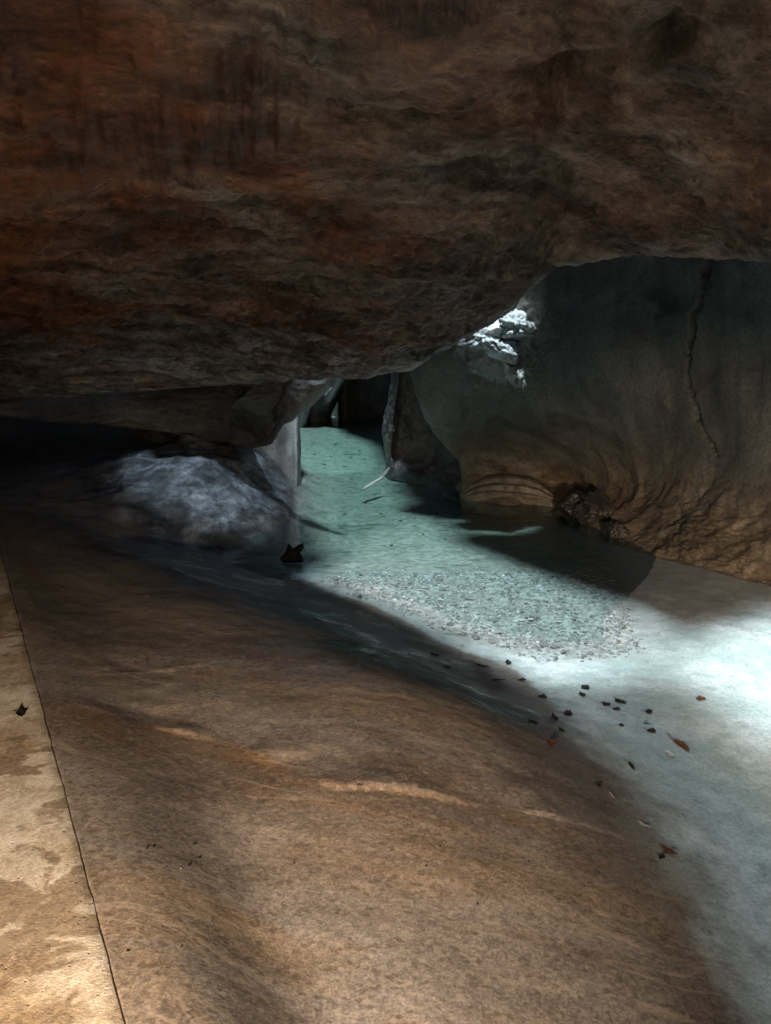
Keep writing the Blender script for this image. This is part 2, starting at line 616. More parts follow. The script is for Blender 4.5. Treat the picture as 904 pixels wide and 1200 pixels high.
M_FLOOR = mat_floor()
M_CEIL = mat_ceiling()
M_WALL = mat_wall("smooth_canyon_wall", (0.045, 0.044, 0.042), (0.088, 0.085, 0.077), (0.145, 0.14, 0.125), 0.55,
                  ((0.085, 0.062, 0.04), (0.21, 0.165, 0.112), (0.34, 0.275, 0.195)), 0.85)
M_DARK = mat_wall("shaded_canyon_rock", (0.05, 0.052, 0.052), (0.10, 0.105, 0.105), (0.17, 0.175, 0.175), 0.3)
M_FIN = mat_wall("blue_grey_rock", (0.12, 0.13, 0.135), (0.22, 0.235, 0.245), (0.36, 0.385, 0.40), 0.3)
M_CONC = mat_concrete()
M_WATER = mat_water()
M_CALC = mat_stone("pale_calcite", (0.16, 0.17, 0.175), (0.42, 0.46, 0.47), (0.74, 0.78, 0.78), 0.4, 5.0)
M_PEB = mat_stone("river_pebble", (0.17, 0.18, 0.175), (0.29, 0.31, 0.305), (0.44, 0.465, 0.46), 0.2, 14.0)
M_DKROCK = mat_stone("wet_dark_rock", (0.018, 0.016, 0.014), (0.05, 0.045, 0.04), (0.12, 0.105, 0.09), 0.3, 4.0)
M_LEDGE = mat_stone("banded_ledge_stone", (0.10, 0.075, 0.05), (0.22, 0.18, 0.13), (0.36, 0.31, 0.23), 0.45, 5.0)
M_LDARK = mat_leaf("dead_leaf_black", (0.012, 0.010, 0.009), (0.035, 0.027, 0.022))
M_LRED = mat_leaf("dead_leaf_russet", (0.07, 0.025, 0.012), (0.19, 0.075, 0.035))
M_LPALE = mat_leaf("bleached_chip", (0.35, 0.36, 0.34), (0.62, 0.62, 0.58))
M_SNAG = mat_leaf("wet_black_wood", (0.004, 0.004, 0.004), (0.010, 0.009, 0.008), 0.9, 0.08)
M_WOOD = mat_wood()
M_MASK = mat_leaf("light_mask_green", (0.03, 0.05, 0.02), (0.06, 0.09, 0.035), 0.6)  # for the added light mask above the roof


# ------------------------------------------------------------------ rock floor
ctrl = [
    # brown slope beside the walkway (px, py, height)
    (30, 1200, .58), (170, 1195, .60), (330, 1195, .47), (500, 1195, .42), (650, 1195, .35), (780, 1195, .25), (904, 1195, .13),
    (140, 1050, .605), (300, 1050, .50), (450, 1040, .46), (600, 1040, .38), (720, 1040, .28), (850, 1040, .12), (960, 1040, .07),
    (90, 900, .61), (250, 900, .54), (400, 890, .54), (520, 890, .46), (640, 910, .33), (740, 900, .15), (850, 900, .06), (960, 900, .05),
    (60, 770, .61), (200, 770, .58), (330, 775, .57), (450, 785, .53), (550, 825, .44), (640, 860, .29), (700, 840, .12), (800, 830, .05), (904, 800, .05),
    (20, 660, .62), (120, 690, .58), (240, 705, .58), (350, 735, .53),
    (-60, 590, .66), (0, 585, .66), (70, 620, .62), (160, 655, .56), (250, 690, .52),
    # shaded flank down to the stream
    (330, 700, .26), (420, 735, .26), (500, 770, .24), (590, 820, .22), (250, 665, .18), (180, 640, .24),
    (300, 686, .09), (380, 704, .09), (440, 722, .09), (520, 762, .08), (600, 788, .07), (660, 810, .06),
    # blue-grey mound
    (60, 545, .75), (120, 575, .55), (140, 520, .95), (200, 512, 1.0), (270, 515, .95), (310, 528, .70), (330, 560, .32),
    (250, 560, .66), (180, 560, .72), (230, 600, .38), (290, 605, .22), (150, 610, .42), (345, 600, -.04), (350, 575, -.04), (300, 630, -.05),
    (240, 635, .08), (340, 660, -.10), (280, 660, -.04),
    # pool bed and gravel bar
    (375, 678, .0), (420, 690, .008), (480, 715, .008), (560, 745, .008), (640, 766, .008), (720, 768, .008), (750, 760, .02),
    (450, 680, -.01), (520, 690, -.015), (600, 710, -.018), (680, 720, -.02), (700, 690, -.05), (610, 670, -.10), (530, 650, -.14),
    (400, 650, -.12), (440, 620, -.22), (480, 590, -.24), (400, 590, -.25), (420, 550, -.24), (370, 550, -.22), (400, 525, -.2), (365, 515, -.16),
    (560, 610, -.25), (640, 635, -.20), (700, 655, -.10), (500, 560, -.24), (600, 590, -.2), (420, 505, -.15),
    # pale polished bed on the right
    (765, 700, .03), (790, 668, .03), (850, 690, .05), (904, 712, .05), (830, 740, .05), (904, 750, .05), (1000, 760, .06), (1000, 850, .07), (1100, 1000, .1), (1100, 1200, .12),
    (700, 790, .04), (780, 780, .04), (850, 790, .05), (620, 800, .05),
]
CW = np.array([G(a, b_, z) for a, b_, z in ctrl])
extra = [(-2.5, 1.0, .45), (-2, -2, .45), (0, 0.5, .40), (0, -3, .40), (2, 0.5, .12), (2, -3, .12), (4.5, 0, .25), (4.5, 3, .2),
         (-6, 5, .6), (-7, 10, .9), (-6, 14, 1.1), (-10, 18, 1), (0.5, 30, -.12), (-3, 30, -.10), (4, 30, -.2), (3, 20, -.25), (5.5, 9, .3), (6, 6, .3),
         (-5, -3, .5), (5, -4, .3), (-2, 38, -.1)]
CW = np.concatenate([CW, np.array(extra, float)])


def to_tr(x, y):
    # coordinates in which the detail of the floor grows with distance from the viewer's end
    r = np.hypot(x, y + 1.2)
    return np.stack([np.arctan2(x, y + 1.2) * 1.6, np.log(r + 0.5)], -1)


TR = to_tr(CW[:, 0], CW[:, 1])


def rbf_k(d):
    return np.where(d > 1e-9, d * d * np.log(d + 1e-12), 0.0)


nC = len(CW)
D = np.linalg.norm(TR[:, None] - TR[None], axis=2)
A = np.zeros((nC + 3, nC + 3))
A[:nC, :nC] = rbf_k(D) + np.eye(nC) * 2e-3
A[:nC, nC] = 1
A[:nC, nC + 1:] = TR
A[nC, :nC] = 1
A[nC + 1:, :nC] = TR.T
W = np.linalg.solve(A, np.concatenate([CW[:, 2], [0, 0, 0]]))


def base_h(x, y):
    q = to_tr(x, y)
    sh = x.shape
    q = q.reshape(-1, 2)
    h = np.zeros(len(q))
    for i in range(nC):
        h += W[i] * rbf_k(np.hypot(q[:, 0] - TR[i, 0], q[:, 1] - TR[i, 1]))
    h += W[nC] + q @ W[nC + 1:]
    return np.clip(h.reshape(sh), -0.7, 1.25)


ridge_pts = np.array([G(110, 850, .56), G(200, 858, .56), G(270, 868, .55), G(340, 905, .54), G(400, 922, .53), G(450, 925, .5),
                      G(540, 935, .45), G(610, 945, .4)])
ridge2 = np.array([G(60, 800, .56), G(110, 805, .56), G(140, 800, .56)])


LEDGE_SD = []


def detail_h(x, y, h):
    LEDGE_SD.clear()
    p = np.stack([x, y, np.zeros_like(x)], -1)
    wx = x + 0.35 * fbm(p, 0.6, 2, off=3.1)
    wy = y + 0.35 * fbm(p, 0.6, 2, off=9.7)
    rot = np.stack([wy - 1.6 * np.exp(-(np.maximum(wx, -4.0) + 2.5) / 1.2), wx, np.zeros_like(x)], -1)
    slope = smooth(0.10, 0.38, h)
    d = slope * 0.024 * fbm(rot, (1.0, 0.40, 1), 3, 0.42)
    d += slope * 0.002 * fbm(rot, (4.5, 0.8, 1), 4, 0.55, 4.0, ridge=True)
    d += 0.008 * fbm(p, (2.4, 2.4, 1), 3, 0.5, 1.0)
    d += slope * 0.0015 * fbm(p, (14, 14, 1), 3, 0.55, 7.0)
    # low ledge that catches the lamp
    q = np.stack([x, y], -1)
    for pts, hgt, wid in ((ridge_pts[:, :2], 0.024, 0.10), (ridge2[:, :2], 0.012, 0.08)):
        best = np.full(x.shape, 1e9)
        side = np.zeros(x.shape)
        for a, b_ in zip(pts[:-1], pts[1:]):
            ab = b_ - a
            t = np.clip(((q - a) @ ab) / (ab @ ab), 0, 1)
            v = q - (a + t[..., None] * ab)
            dd = np.linalg.norm(v, axis=-1) + 0.022 * fbm(p, (7, 7, 1), 3, 0.6, off=2.0)
            cr = ab[0] * v[..., 1] - ab[1] * v[..., 0]
            m_ = dd < best
            best = np.where(m_, dd, best)
            side = np.where(m_, np.sign(cr), side)
        sd = best * side
        hv = hgt * np.clip(0.24 + 1.5 * fbm(p, (2.0, 2.0, 1), 3, off=12.0), 0.0, 1.0)
        d += hv * smooth(-0.012, 0.010, sd) * (1 - smooth(0.02, 0.7, np.abs(sd)))
        LEDGE_SD.append(sd)
    return d


WZ = 0.66
E0 = G(153, 1212, WZ)
E1 = G(4, 655, WZ)
ED = (E1 - E0) / np.linalg.norm(E1 - E0)


def meet_walkway(x, y, h):
    """the rock comes up almost flush with the walkway and runs on under it"""
    sd = ED[0] * (y - E0[1]) - ED[1] * (x - E0[0])        # > 0 on the walkway side
    k_ = smooth(-0.55, -0.03, sd)
    h = h * (1 - k_) + (WZ - 0.0015 + 0.4 * (h - WZ) * (1 - k_)) * k_
    h = np.where((sd < 0.14) & (sd > -3.0), np.minimum(h, WZ - 0.0045 - 0.03 * smooth(0.0, 0.03, sd) + 0.10 * np.maximum(-sd - 0.9, 0)), h)
    return np.where(sd > 0.14, np.minimum(h, WZ - 0.12), h)


def floor_h(x, y):
    x = np.atleast_1d(np.asarray(x, float))
    y = np.atleast_1d(np.asarray(y, float))
    h = base_h(x, y)
    return meet_walkway(x, y, h + detail_h(x, y, h))


def on_floor(px, py):
    """where the view through a photo pixel meets the floor"""
    z = 0.2
    for _ in range(14):
        p = G(px, py, z)
        z = 0.5 * z + 0.5 * float(floor_h(p[0], p[1])[0])
    p = G(px, py, z)
    p[2] = float(floor_h(p[0], p[1])[0])
    return p


th = np.concatenate([np.linspace(-178, -48, 50, endpoint=False), np.linspace(-48, 48, 420, endpoint=False), np.linspace(48, 178, 50)])
th = np.radians(th)
rr = np.exp(np.concatenate([np.linspace(math.log(0.25), math.log(1.3), 30, endpoint=False), np.linspace(math.log(1.3), math.log(7.0), 420, endpoint=False),
                            np.linspace(math.log(7.0), math.log(48.0), 260)]))
TH, RR = np.meshgrid(th, rr, indexing='ij')
FX, FY = RR * np.sin(TH), RR * np.cos(TH) - 0.0
FH0 = base_h(FX, FY)
FH = meet_walkway(FX, FY, FH0 + detail_h(FX, FY, FH0))
lsd = LEDGE_SD[0]
STAIN = np.where(lsd < 0, np.exp(lsd / 0.22), np.exp(-lsd / 0.03)) * 0.9
mxy = np.stack([FX, FY, FX * 0], -1)
mz = np.exp(-(((FX + 2.6) / 2.2) ** 2 + ((FY - 11.0) / 2.6) ** 2) ** 2)
FH = FH + mz * (0.16 * fbm(mxy, (0.9, 0.55, 1), 2, 0.5, 33.0, ridge=True) + 0.06 * fbm(mxy, (2.2, 1.4, 1), 3, 0.55, 21.0))
FV = np.stack([FX, FY, FH], -1)
floor = grid_mesh("rock_floor", FV, M_FLOOR)
tag(floor, "brown banded rock slope running down to the pale polished stream bed", kind="structure")
# close the hole at the pole of the floor
pole = np.concatenate([FV[:, 0, :], np.array([[0, 0, float(FH[:, 0].mean())]])])


def add_attr(o, name, arr):
    a = o.data.attributes.new(name, 'FLOAT', 'POINT')
    a.data.foreach_set("value", np.ascontiguousarray(arr, dtype=np.float32).ravel())


def blur_poly_mask(X, Y, poly, soft):
    """1 inside polygon (world xy), fading over soft metres across the edge"""
    ins = in_poly(X, Y, poly)
    q = np.stack([X, Y], -1)
    best = np.full(X.shape, 1e9)
    n = len(poly)
    for i in range(n):
        a = np.array(poly[i])
        b_ = np.array(poly[(i + 1) % n])
        ab = b_ - a
        t = np.clip(((q - a) @ ab) / (ab @ ab + 1e-12), 0, 1)
        best = np.minimum(best, np.linalg.norm(q - (a + t[..., None] * ab), axis=-1))
    sd = np.where(ins, best, -best)
    return smooth(-soft, soft, sd)


def wpoly(pix, z=0.0):
    return [tuple(G(a, b_, z)[:2]) for a, b_ in pix]


wob = 0.25 * fbm(np.stack([FX, FY, FX * 0], -1), (0.9, 0.9, 1), 3)
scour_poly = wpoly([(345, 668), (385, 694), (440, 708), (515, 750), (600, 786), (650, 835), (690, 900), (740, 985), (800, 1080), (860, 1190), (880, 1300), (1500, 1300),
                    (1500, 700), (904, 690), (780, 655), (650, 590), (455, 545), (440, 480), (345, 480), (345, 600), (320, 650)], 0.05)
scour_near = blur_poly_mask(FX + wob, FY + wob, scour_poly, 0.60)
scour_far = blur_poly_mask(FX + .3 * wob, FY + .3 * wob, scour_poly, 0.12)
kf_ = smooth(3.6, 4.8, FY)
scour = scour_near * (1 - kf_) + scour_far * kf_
mound_poly = [tuple(G(*q)[:2]) for q in [(60, 545, .7), (120, 520, .95), (200, 508, 1.0), (320, 515, .9), (352, 560, .1), (352, 610, 0), (300, 640, 0), (260, 660, .1),
                                         (180, 640, .25), (110, 600, .45)]]
mound = blur_poly_mask(FX + wob, FY + wob, mound_poly, 0.5)
bed_poly = wpoly([(352, 640), (380, 690), (440, 705), (520, 748), (620, 770), (700, 776), (748, 766), (752, 735), (742, 690), (728, 655), (650, 600), (455, 550), (440, 480), (345, 480)], 0.0)
bed = blur_poly_mask(FX + 0.3 * wob, FY + 0.3 * wob, bed_poly, 0.2) * (1 - mound)
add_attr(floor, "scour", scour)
add_attr(floor, "stain", STAIN)
add_attr(floor, "mound", mound)
add_attr(floor, "bed", bed)

# ------------------------------------------------------------------ pool water (closed body, the bed rises through it at the shore)
wp = wpoly([(205, 668), (300, 690), (372, 676), (395, 690), (480, 716), (560, 738), (640, 752), (722, 752), (765, 745), (840, 740), (870, 700), (790, 660)], 0.0)
wp += [(3.2, 9.5), (4.2, 12), (7, 20), (7, 43), (-8, 43), (-8, 22), (-3.0, 11)]
bm = bmesh.new()
top = [bm.verts.new((x, y, 0.0)) for x, y in wp]
bot = [bm.verts.new((x, y, -1.2)) for x, y in wp]
bm.faces.new(top)
bm.faces.new(bot[::-1])
for i in range(len(wp)):
    j = (i + 1) % len(wp)
    bm.faces.new((top[i], bot[i], bot[j], top[j]))
bmesh.ops.recalc_face_normals(bm, faces=bm.faces)
me = bpy.data.meshes.new("pool_water")
bm.to_mesh(me)
bm.free()
me.materials.append(M_WATER)
wat = bpy.data.objects.new("pool_water", me)
COL.objects.link(wat)
tag(wat, "clear teal pool water winding back between the rock walls", kind="structure")

# ------------------------------------------------------------------ overhanging ceiling
rim_px = [(-60, 478, 8.0), (0, 472, 7.9), (100, 463, 7.6), (200, 452, 7.2), (300, 447, 6.6), (380, 441, 5.7), (440, 440, 5.3), (490, 430, 5.0),
          (545, 394, 4.55), (600, 358, 4.0), (625, 332, 3.6), (660, 309, 3.1), (720, 298, 2.7), (800, 297, 2.4), (904, 306, 2.05)]
tabs = []
for a, b_, y in rim_px:
    p = P(a, b_, y)
    tabs.append((math.degrees(math.atan2(p[0], p[1])), math.hypot(p[0], p[1]), p[2]))
tabs = [(-180, 4.2, -1.2), (-120, 4.8, -1.2), (-85, 6.5, -0.6), (-60, 8.0, 0.4), (-45, 8.8, 1.4)] + tabs + \
       [(36, 1.7, 2.56), (70, 1.5, 2.6), (100, 1.7, 2.6), (125, 2.8, 1.8), (150, 4.1, -1.0), (180, 4.2, -1.2)]
tabs = np.array(tabs)
ct = np.radians(np.concatenate([np.linspace(-180, -40, 70, endpoint=False), np.linspace(-40, 40, 460, endpoint=False), np.linspace(40, 180, 70)]))


def interp_smooth(xq, xp, fp):
    v = np.interp(xq, xp, fp)
    return v


RIM = interp_smooth(np.degrees(ct), tabs[:, 0], tabs[:, 1])
ZR = interp_smooth(np.degrees(ct), tabs[:, 0], tabs[:, 2])
k = np.hanning(9)
k /= k.sum()
RIM = np.convolve(np.pad(RIM, 4, mode='edge'), k, 'valid')
ZR = np.convolve(np.pad(ZR, 4, mode='edge'), k, 'valid')
s_in = np.concatenate([np.linspace(0.02, 0.35, 20, endpoint=False), np.linspace(0.35, 1.0, 330)])
rows = []
ZC = 3.0
for s in s_in:
    f = s ** 1.6
    rows.append(np.stack([np.sin(ct) * RIM * s, np.cos(ct) * RIM * s, ZC + (ZR - ZC) * f], -1))
for dr, dz in ((0.035, 0.008), (0.06, 0.03), (0.075, 0.07), (0.08, 0.13), (0.07, 0.22), (0.03, 0.4), (-0.08, 0.8), (-0.3, 1.5), (-0.7, 2.6), (-1.3, 4.2), (-1.9, 6.2), (-1.9, 9.5)):
    Rq = np.maximum(RIM + dr, 1.0)
    zz = np.where(ZR < 1.0, ZR + dz + (8.0 - ZR) * smooth(0, 6, np.full_like(ZR, dz)) * 0.3, ZR + dz)
    rows.append(np.stack([np.sin(ct) * Rq, np.cos(ct) * Rq, zz], -1))
CV = np.stack(rows, 1)
nrm = grid_normals(CV)
cp = CV.copy()
amp = np.concatenate([np.ones(len(s_in)), np.linspace(1, 0.6, len(rows) - len(s_in))])[None, :]
cw = cp + 0.14 * np.stack([fbm(cp, 0.8, 2, off=1.0), fbm(cp, 0.8, 2, off=5.0), fbm(cp, 0.8, 2, off=8.0)], -1)
disp = 0.09 * fbm(cw, (0.7, 1.3, 1.0), 3, 0.5, 2.0)
disp += 0.062 * fbm(cw, (1.1, 2.8, 4.0), 5, 0.58, 6.0, ridge=True)
disp += 0.040 * fbm(cw, (3.5, 7.5, 7.5), 5, 0.60, 12.0, ridge=True)
disp += 0.016 * fbm(cp, (13.0, 24.0, 24.0), 3, 0.6, 15.0)
rimfade = np.ones(len(rows))
rimfade[len(s_in) - 40:len(s_in)] = np.linspace(1, 0.30, 40)
rimfade[len(s_in):len(s_in) + 6] = 0.30
near = np.hypot(cp[..., 0], cp[..., 1])
disp = disp * amp * rimfade[None, :] * (0.50 + 0.50 * smooth(1.6, 3.6, near))


def on_ceiling(px, py):
    d = ray(px, py)
    az = math.atan2(d[0], d[1])
    R_ = np.interp(az, ct, RIM)
    Z_ = np.interp(az, ct, ZR)
    best = None
    for s in np.linspace(0.1, 1, 600):
        z = ZC + (Z_ - ZC) * s ** 1.6
        r = R_ * s
        e = abs((z - CAM_H) / r - d[2] / math.hypot(d[0], d[1]))
        if best is None or e < best[0]:
            best = (e, r, z)
    return np.array([math.sin(az) * best[1], math.cos(az) * best[1], best[2]])


crack = [on_ceiling(*q) for q in ((395, 128), (440, 133), (500, 130), (560, 117), (610, 98), (640, 76), (720, 50), (800, 22))]
dc = polyline_dist(cp, crack)
dc = dc + 0.03 * fbm(cp, (5, 9, 9), 3, 0.6, 27.0)
disp_c = -0.10 * np.exp(-(dc / 0.028) ** 2) * (0.6 + 0.8 * np.clip(fbm(cp, 2.0, 2, off=4) + 0.4, 0, 1))
hole = on_ceiling(442, 131)
disp_c += -0.12 * np.exp(-(np.linalg.norm((cp - hole) / np.array([0.09, 0.05, 0.1]), axis=-1)) ** 2)
sgn = np.sign(nrm[..., 2].mean())          # make displacement point out of the rock (downwards)
CV = cp - sgn * nrm * (disp + disp_c)[..., None]
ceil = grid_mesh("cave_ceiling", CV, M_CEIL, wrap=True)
add_attr(ceil, "crack", np.clip(-(disp_c) / 0.16, 0, 1) ** 2 * 0.85)
tag(ceil, "low overhanging rust and grey rock ceiling with layered strata", kind="structure")

# ------------------------------------------------------------------ canyon walls
W_ = lambda *a: np.array(a, float)
wall_cols = [
    [P(640, 596, 16), P(640, 580, 16), P(640, 545, 16), P(620, 522, 16), P(600, 490, 15.6), P(590, 450, 15.4), P(580, 400, 15), P(570, 250, 15), P(560, 40, 15)],
    [P(560, 596, 13.2), P(560, 582, 13.3), P(556, 548, 13.4), P(545, 530, 13.4), P(522, 494, 13.2), P(508, 452, 13.0), P(496, 400, 12.8), P(480, 250, 12.7), P(470, 20, 12.7)],
    [P(547, 600, 12.5), P(547, 580, 12.6), P(546, 545, 12.9), P(531, 522, 12.9), P(508, 490, 12.5), P(494, 450, 12.3), P(484, 400, 12.1), P(470, 250, 12), P(460, 20, 12)],
    [P(600, 604, 11.9), P(600, 588, 12), P(600, 562, 12.6), P(597, 535, 12.8), P(580, 490, 12.2), P(570, 450, 11.8), P(560, 400, 11.5), P(550, 250, 11.3), P(550, 0, 11.2)],
    [P(655, 604, 11.6), P(655, 588, 11.9), P(660, 568, 12.7), P(660, 530, 12.1), P(655, 490, 11.4), P(650, 450, 11.1), P(650, 400, 10.9), P(650, 250, 10.8), P(650, -20, 10.7)],
    [P(705, 645, 9.6), P(705, 630, 9.8), P(722, 592, 10.7), P(735, 560, 10.8), P(735, 500, 10.5), P(735, 450, 10.2), P(735, 400, 10.0), P(740, 250, 9.9), P(740, -50, 9.8)],
    [P(790, 672, 8.3), P(790, 656, 8.35), P(797, 620, 8.7), P(803, 580, 9.15), P(808, 520, 9.4), P(812, 450, 9.35), P(815, 400, 9.2), P(820, 250, 9), P(820, -80, 8.9)],
    [P(904, 716, 6.9), P(904, 698, 7.0), P(904, 660, 7.3), P(904, 600, 7.8), P(904, 540, 8.1), P(904, 450, 8.2), P(904, 400, 8.2), P(904, 250, 8), P(904, -150, 7.8)],
    [W_(4.5, 5.2, -.2), W_(4.5, 5.2, 0.05), W_(4.65, 5.3, .4), W_(4.8, 5.4, .9), W_(5, 5.5, 1.4), W_(5.1, 5.5, 2.1), W_(5.1, 5.5, 2.7), W_(5, 5.5, 4.2), W_(4.9, 5.5, 8.5)],
    [W_(4.8, 2, -.2), W_(4.8, 2, 0.05), W_(4.95, 2, .4), W_(5.1, 2, .9), W_(5.3, 2, 1.4), W_(5.4, 2, 2.1), W_(5.4, 2, 2.7), W_(5.3, 2, 4.2), W_(5.2, 2, 8.5)],
    [W_(4.6, -3, -.2), W_(4.6, -3, 0.05), W_(4.7, -3, .4), W_(4.8, -3, .9), W_(4.9, -3, 1.4), W_(5, -3, 2.1), W_(5, -3, 2.7), W_(4.9, -3, 4.2), W_(4.8, -3, 8.5)],
    [W_(1, -6, -.2), W_(1, -6, 0.05), W_(1, -6, .4), W_(1, -6, .9), W_(1, -6, 1.4), W_(1, -6, 2.1), W_(1, -6, 2.7), W_(1, -6, 4.2), W_(1, -6, 8.5)],
]
V = sheet(wall_cols, 42, 42)
n = grid_normals(V)
if n[:, :, 0].mean() > 0:                     # towards the stream
    n = -n
z = V[..., 2]
rough_foot = 1 - smooth(0.35, 1.1, z + 0.3 * fbm(V, 0.8, 2, off=5) - 0.25 * smooth(4.5, 2.0, V[..., 0]))
d = 0.10 * fbm(V, (0.6, 0.6, 0.4), 3, 0.5) + 0.05 * fbm(V, (1.3, 1.3, 1.1), 2, 0.5, 14.0, ridge=True) + 0.010 * fbm(V, 5, 3, 0.5, 2.0)
d += rough_foot * (0.04 * fbm(V, (1.3, 1.3, 1.8), 3, 0.5, 3.0) + 0.030 * fbm(V, 6, 6, 0.70, 8.0)) * (0.45 + 0.9 * smooth(700, 800, 452 + FPX * V[..., 0] / V[..., 1]))
calc = np.exp(-(np.linalg.norm((V - P(585, 405, 11.4)) / np.array([0.62, 1.5, 0.60]), axis=-1)) ** 2)
d += calc * (0.16 * fbm(V, (2.2, 2.2, 2.2), 5, 0.62, 21.0, ridge=True) + 0.05)
fis = [P(826, 296, 9.0), P(822, 340, 9.05), P(811, 385, 9.2), P(808, 430, 9.3), P(812, 465, 9.35), P(816, 500, 9.4), P(822, 535, 9.4), P(835, 575, 9.2)]
fw = V + 0.05 * np.stack([fbm(V, 4, 4, 0.6, off=1), fbm(V, 3, 4, off=6), 0 * z], -1)
fl2 = np.array([1.0, 0.0, 1.0])
fd = polyline_dist(fw * fl2, [q * fl2 for q in fis])
fd = np.where((V[..., 1] > 6.0) & (z > 1.15), fd, 9.0)
width = (0.007 + 0.011 * smooth(1.6, 3.0, z)) * (0.75 + 0.9 * np.clip(0.5 + fbm(V, 2.6, 2, off=31), 0, 1))
d += -0.10 * np.exp(-(fd / width) ** 2)
# the rock right of the fissure stands a little proud
V = V + n * d[..., None]
wall = grid_mesh("canyon_wall", V, M_WALL)
add_attr(wall, "crack", 0.9 * np.exp(-(fd / (width * 1.1)) ** 2))
add_attr(wall, "calcite", calc)
tag(wall, "tall smooth grey canyon wall on the right with a fissure and rough brown foot", kind="structure")

# rock fin at the end of the pool, its pale edge catching the light
fin_cols = [
    [P(480, 560, 21), P(480, 545, 21), P(480, 520, 21), P(480, 490, 21), P(482, 460, 21), P(484, 440, 21), P(486, 380, 21), P(486, 200, 21)],
    [P(457, 560, 17.4), P(456, 546, 17.4), P(453, 525, 17.4), P(452, 500, 17.4), P(456, 470, 17.4), P(460, 440, 17.4), P(463, 380, 17.4), P(463, 200, 17.4)],
    [P(459, 562, 16.4), P(459, 549, 16.4), P(457, 528, 16.4), P(458, 500, 16.4), P(462, 470, 16.4), P(467, 440, 16.4), P(470, 380, 16.4), P(470, 200, 16.4)],
    [P(466, 563, 16.1), P(466, 551, 16.2), P(468, 530, 16.6), P(470, 500, 16.7), P(472, 470, 16.7), P(475, 440, 16.7), P(478, 380, 16.7), P(478, 200, 16.7)],
    [P(500, 572, 15.2), P(500, 560, 15.3), P(502, 538, 16.2), P(502, 505, 16.6), P(502, 470, 16.6), P(502, 440, 16.6), P(502, 380, 16.6), P(502, 200, 16.6)],
    [P(545, 592, 12.9), P(546, 581, 13.2), P(548, 550, 14.6), P(548, 510, 14.9), P(548, 470, 15), P(548, 440, 15), P(548, 380, 15), P(548, 200, 15)],
    [P(620, 592, 13.4), P(620, 582, 13.6), P(620, 550, 14), P(620, 510, 14), P(620, 470, 14), P(620, 440, 14), P(620, 380, 14), P(620, 200, 14)],
]
V = sheet(fin_cols, 26, 26)
n = grid_normals(V)
d = 0.12 * fbm(V, (0.9, 0.9, 0.7), 4, 0.5, 4.0) + 0.08 * fbm(V, (3, 3, 2.5), 4, 0.6, 9.0)
V = V + n * d[..., None]
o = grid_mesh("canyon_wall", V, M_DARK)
tag(o, "dark recessed rock fin with a pale left edge at the pool bend", kind="structure")

# far end of the slot
far_cols = [[P(px, py, y) for py in (515, 505, 490, 470, 440, 410, 350)] for px, y in
            ((300, 35), (385, 37), (400, 33), (425, 33.5), (450, 33), (500, 32), (560, 30))]
V = sheet(far_cols, 14, 14)
V = V + grid_normals(V) * (0.3 * fbm(V, 0.5, 4))[..., None]
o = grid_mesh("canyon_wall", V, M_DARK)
tag(o, "dark back wall closing the far end of the slot", kind="structure")

# left side beyond the bend: pale shoulder leaning over the pool
lf_cols = [
    [P(250, 540, 30.0), P(250, 515, 30.0), P(250, 498, 30.0), P(250, 485, 30.0), P(250, 465, 30.0), P(250, 440, 30.0), P(250, 422, 30.0)],
    [P(340, 540, 29.0), P(345, 512, 29.0), P(347, 498, 29.0), P(349, 485, 29.0), P(352, 465, 29.0), P(355, 440, 29.0), P(355, 422, 29.0)],
    [P(358, 530, 30.0), P(360, 508, 30.5), P(362, 494, 31.0), P(364, 482, 31.0), P(370, 466, 30.5), P(380, 440, 30.0), P(385, 422, 30.0)],
    [P(378, 530, 31.0), P(380, 508, 31.5), P(383, 494, 32.0), P(384, 484, 31.5), P(388, 470, 30.0), P(404, 440, 29.0), P(410, 422, 29.0)],
    [P(382, 530, 35.0), P(384, 508, 35.0), P(388, 494, 35.0), P(390, 484, 35.0), P(396, 470, 35.0), P(408, 440, 35.0), P(415, 422, 35.0)],
]
V = sheet(lf_cols, 22, 22)
V = V + grid_normals(V) * (0.16 * fbm(V, 0.8, 4))[..., None]
o = grid_mesh("canyon_wall", V, M_FIN)
tag(o, "pale rock shoulder leaning over the far end of the pool", kind="structure")

# pale upright rock face under the arch on the left bank
up_cols = [
    [P(230, 575, 14.6), P(230, 556, 14.6), P(230, 530, 14.6), P(230, 505, 14.6), P(230, 485, 14.6), P(230, 460, 14.6), P(230, 436, 14.6)],
    [P(315, 578, 13.6), P(315, 560, 13.7), P(315, 535, 13.9), P(315, 510, 14.2), P(315, 490, 14.4), P(315, 465, 14.7), P(315, 436, 15.1)],
    [P(340, 580, 13.5), P(340, 562, 13.6), P(340, 535, 13.8), P(340, 510, 14.1), P(340, 490, 14.3), P(340, 465, 14.6), P(340, 436, 15.0)],
    [P(351, 580, 13.7), P(351, 562, 13.8), P(351, 535, 14.0), P(351, 510, 14.3), P(351, 492, 14.5), P(352, 465, 14.8), P(352, 436, 15.2)],
    [P(352, 580, 16), P(351, 562, 16), P(350, 535, 16), P(350, 510, 16), P(350, 490, 16), P(351, 465, 16), P(351, 436, 16)],
    [P(340, 580, 20), P(340, 562, 20), P(340, 535, 20), P(340, 510, 20), P(340, 490, 20), P(340, 465, 20), P(340, 436, 20)],
]
V = sheet(up_cols, 16, 22)
V = V + grid_normals(V) * (0.04 * fbm(V, 1.2, 4))[..., None]
o = grid_mesh("canyon_wall", V, M_FIN)
tag(o, "pale upright rock face beside the pool under the left arch", kind="structure")

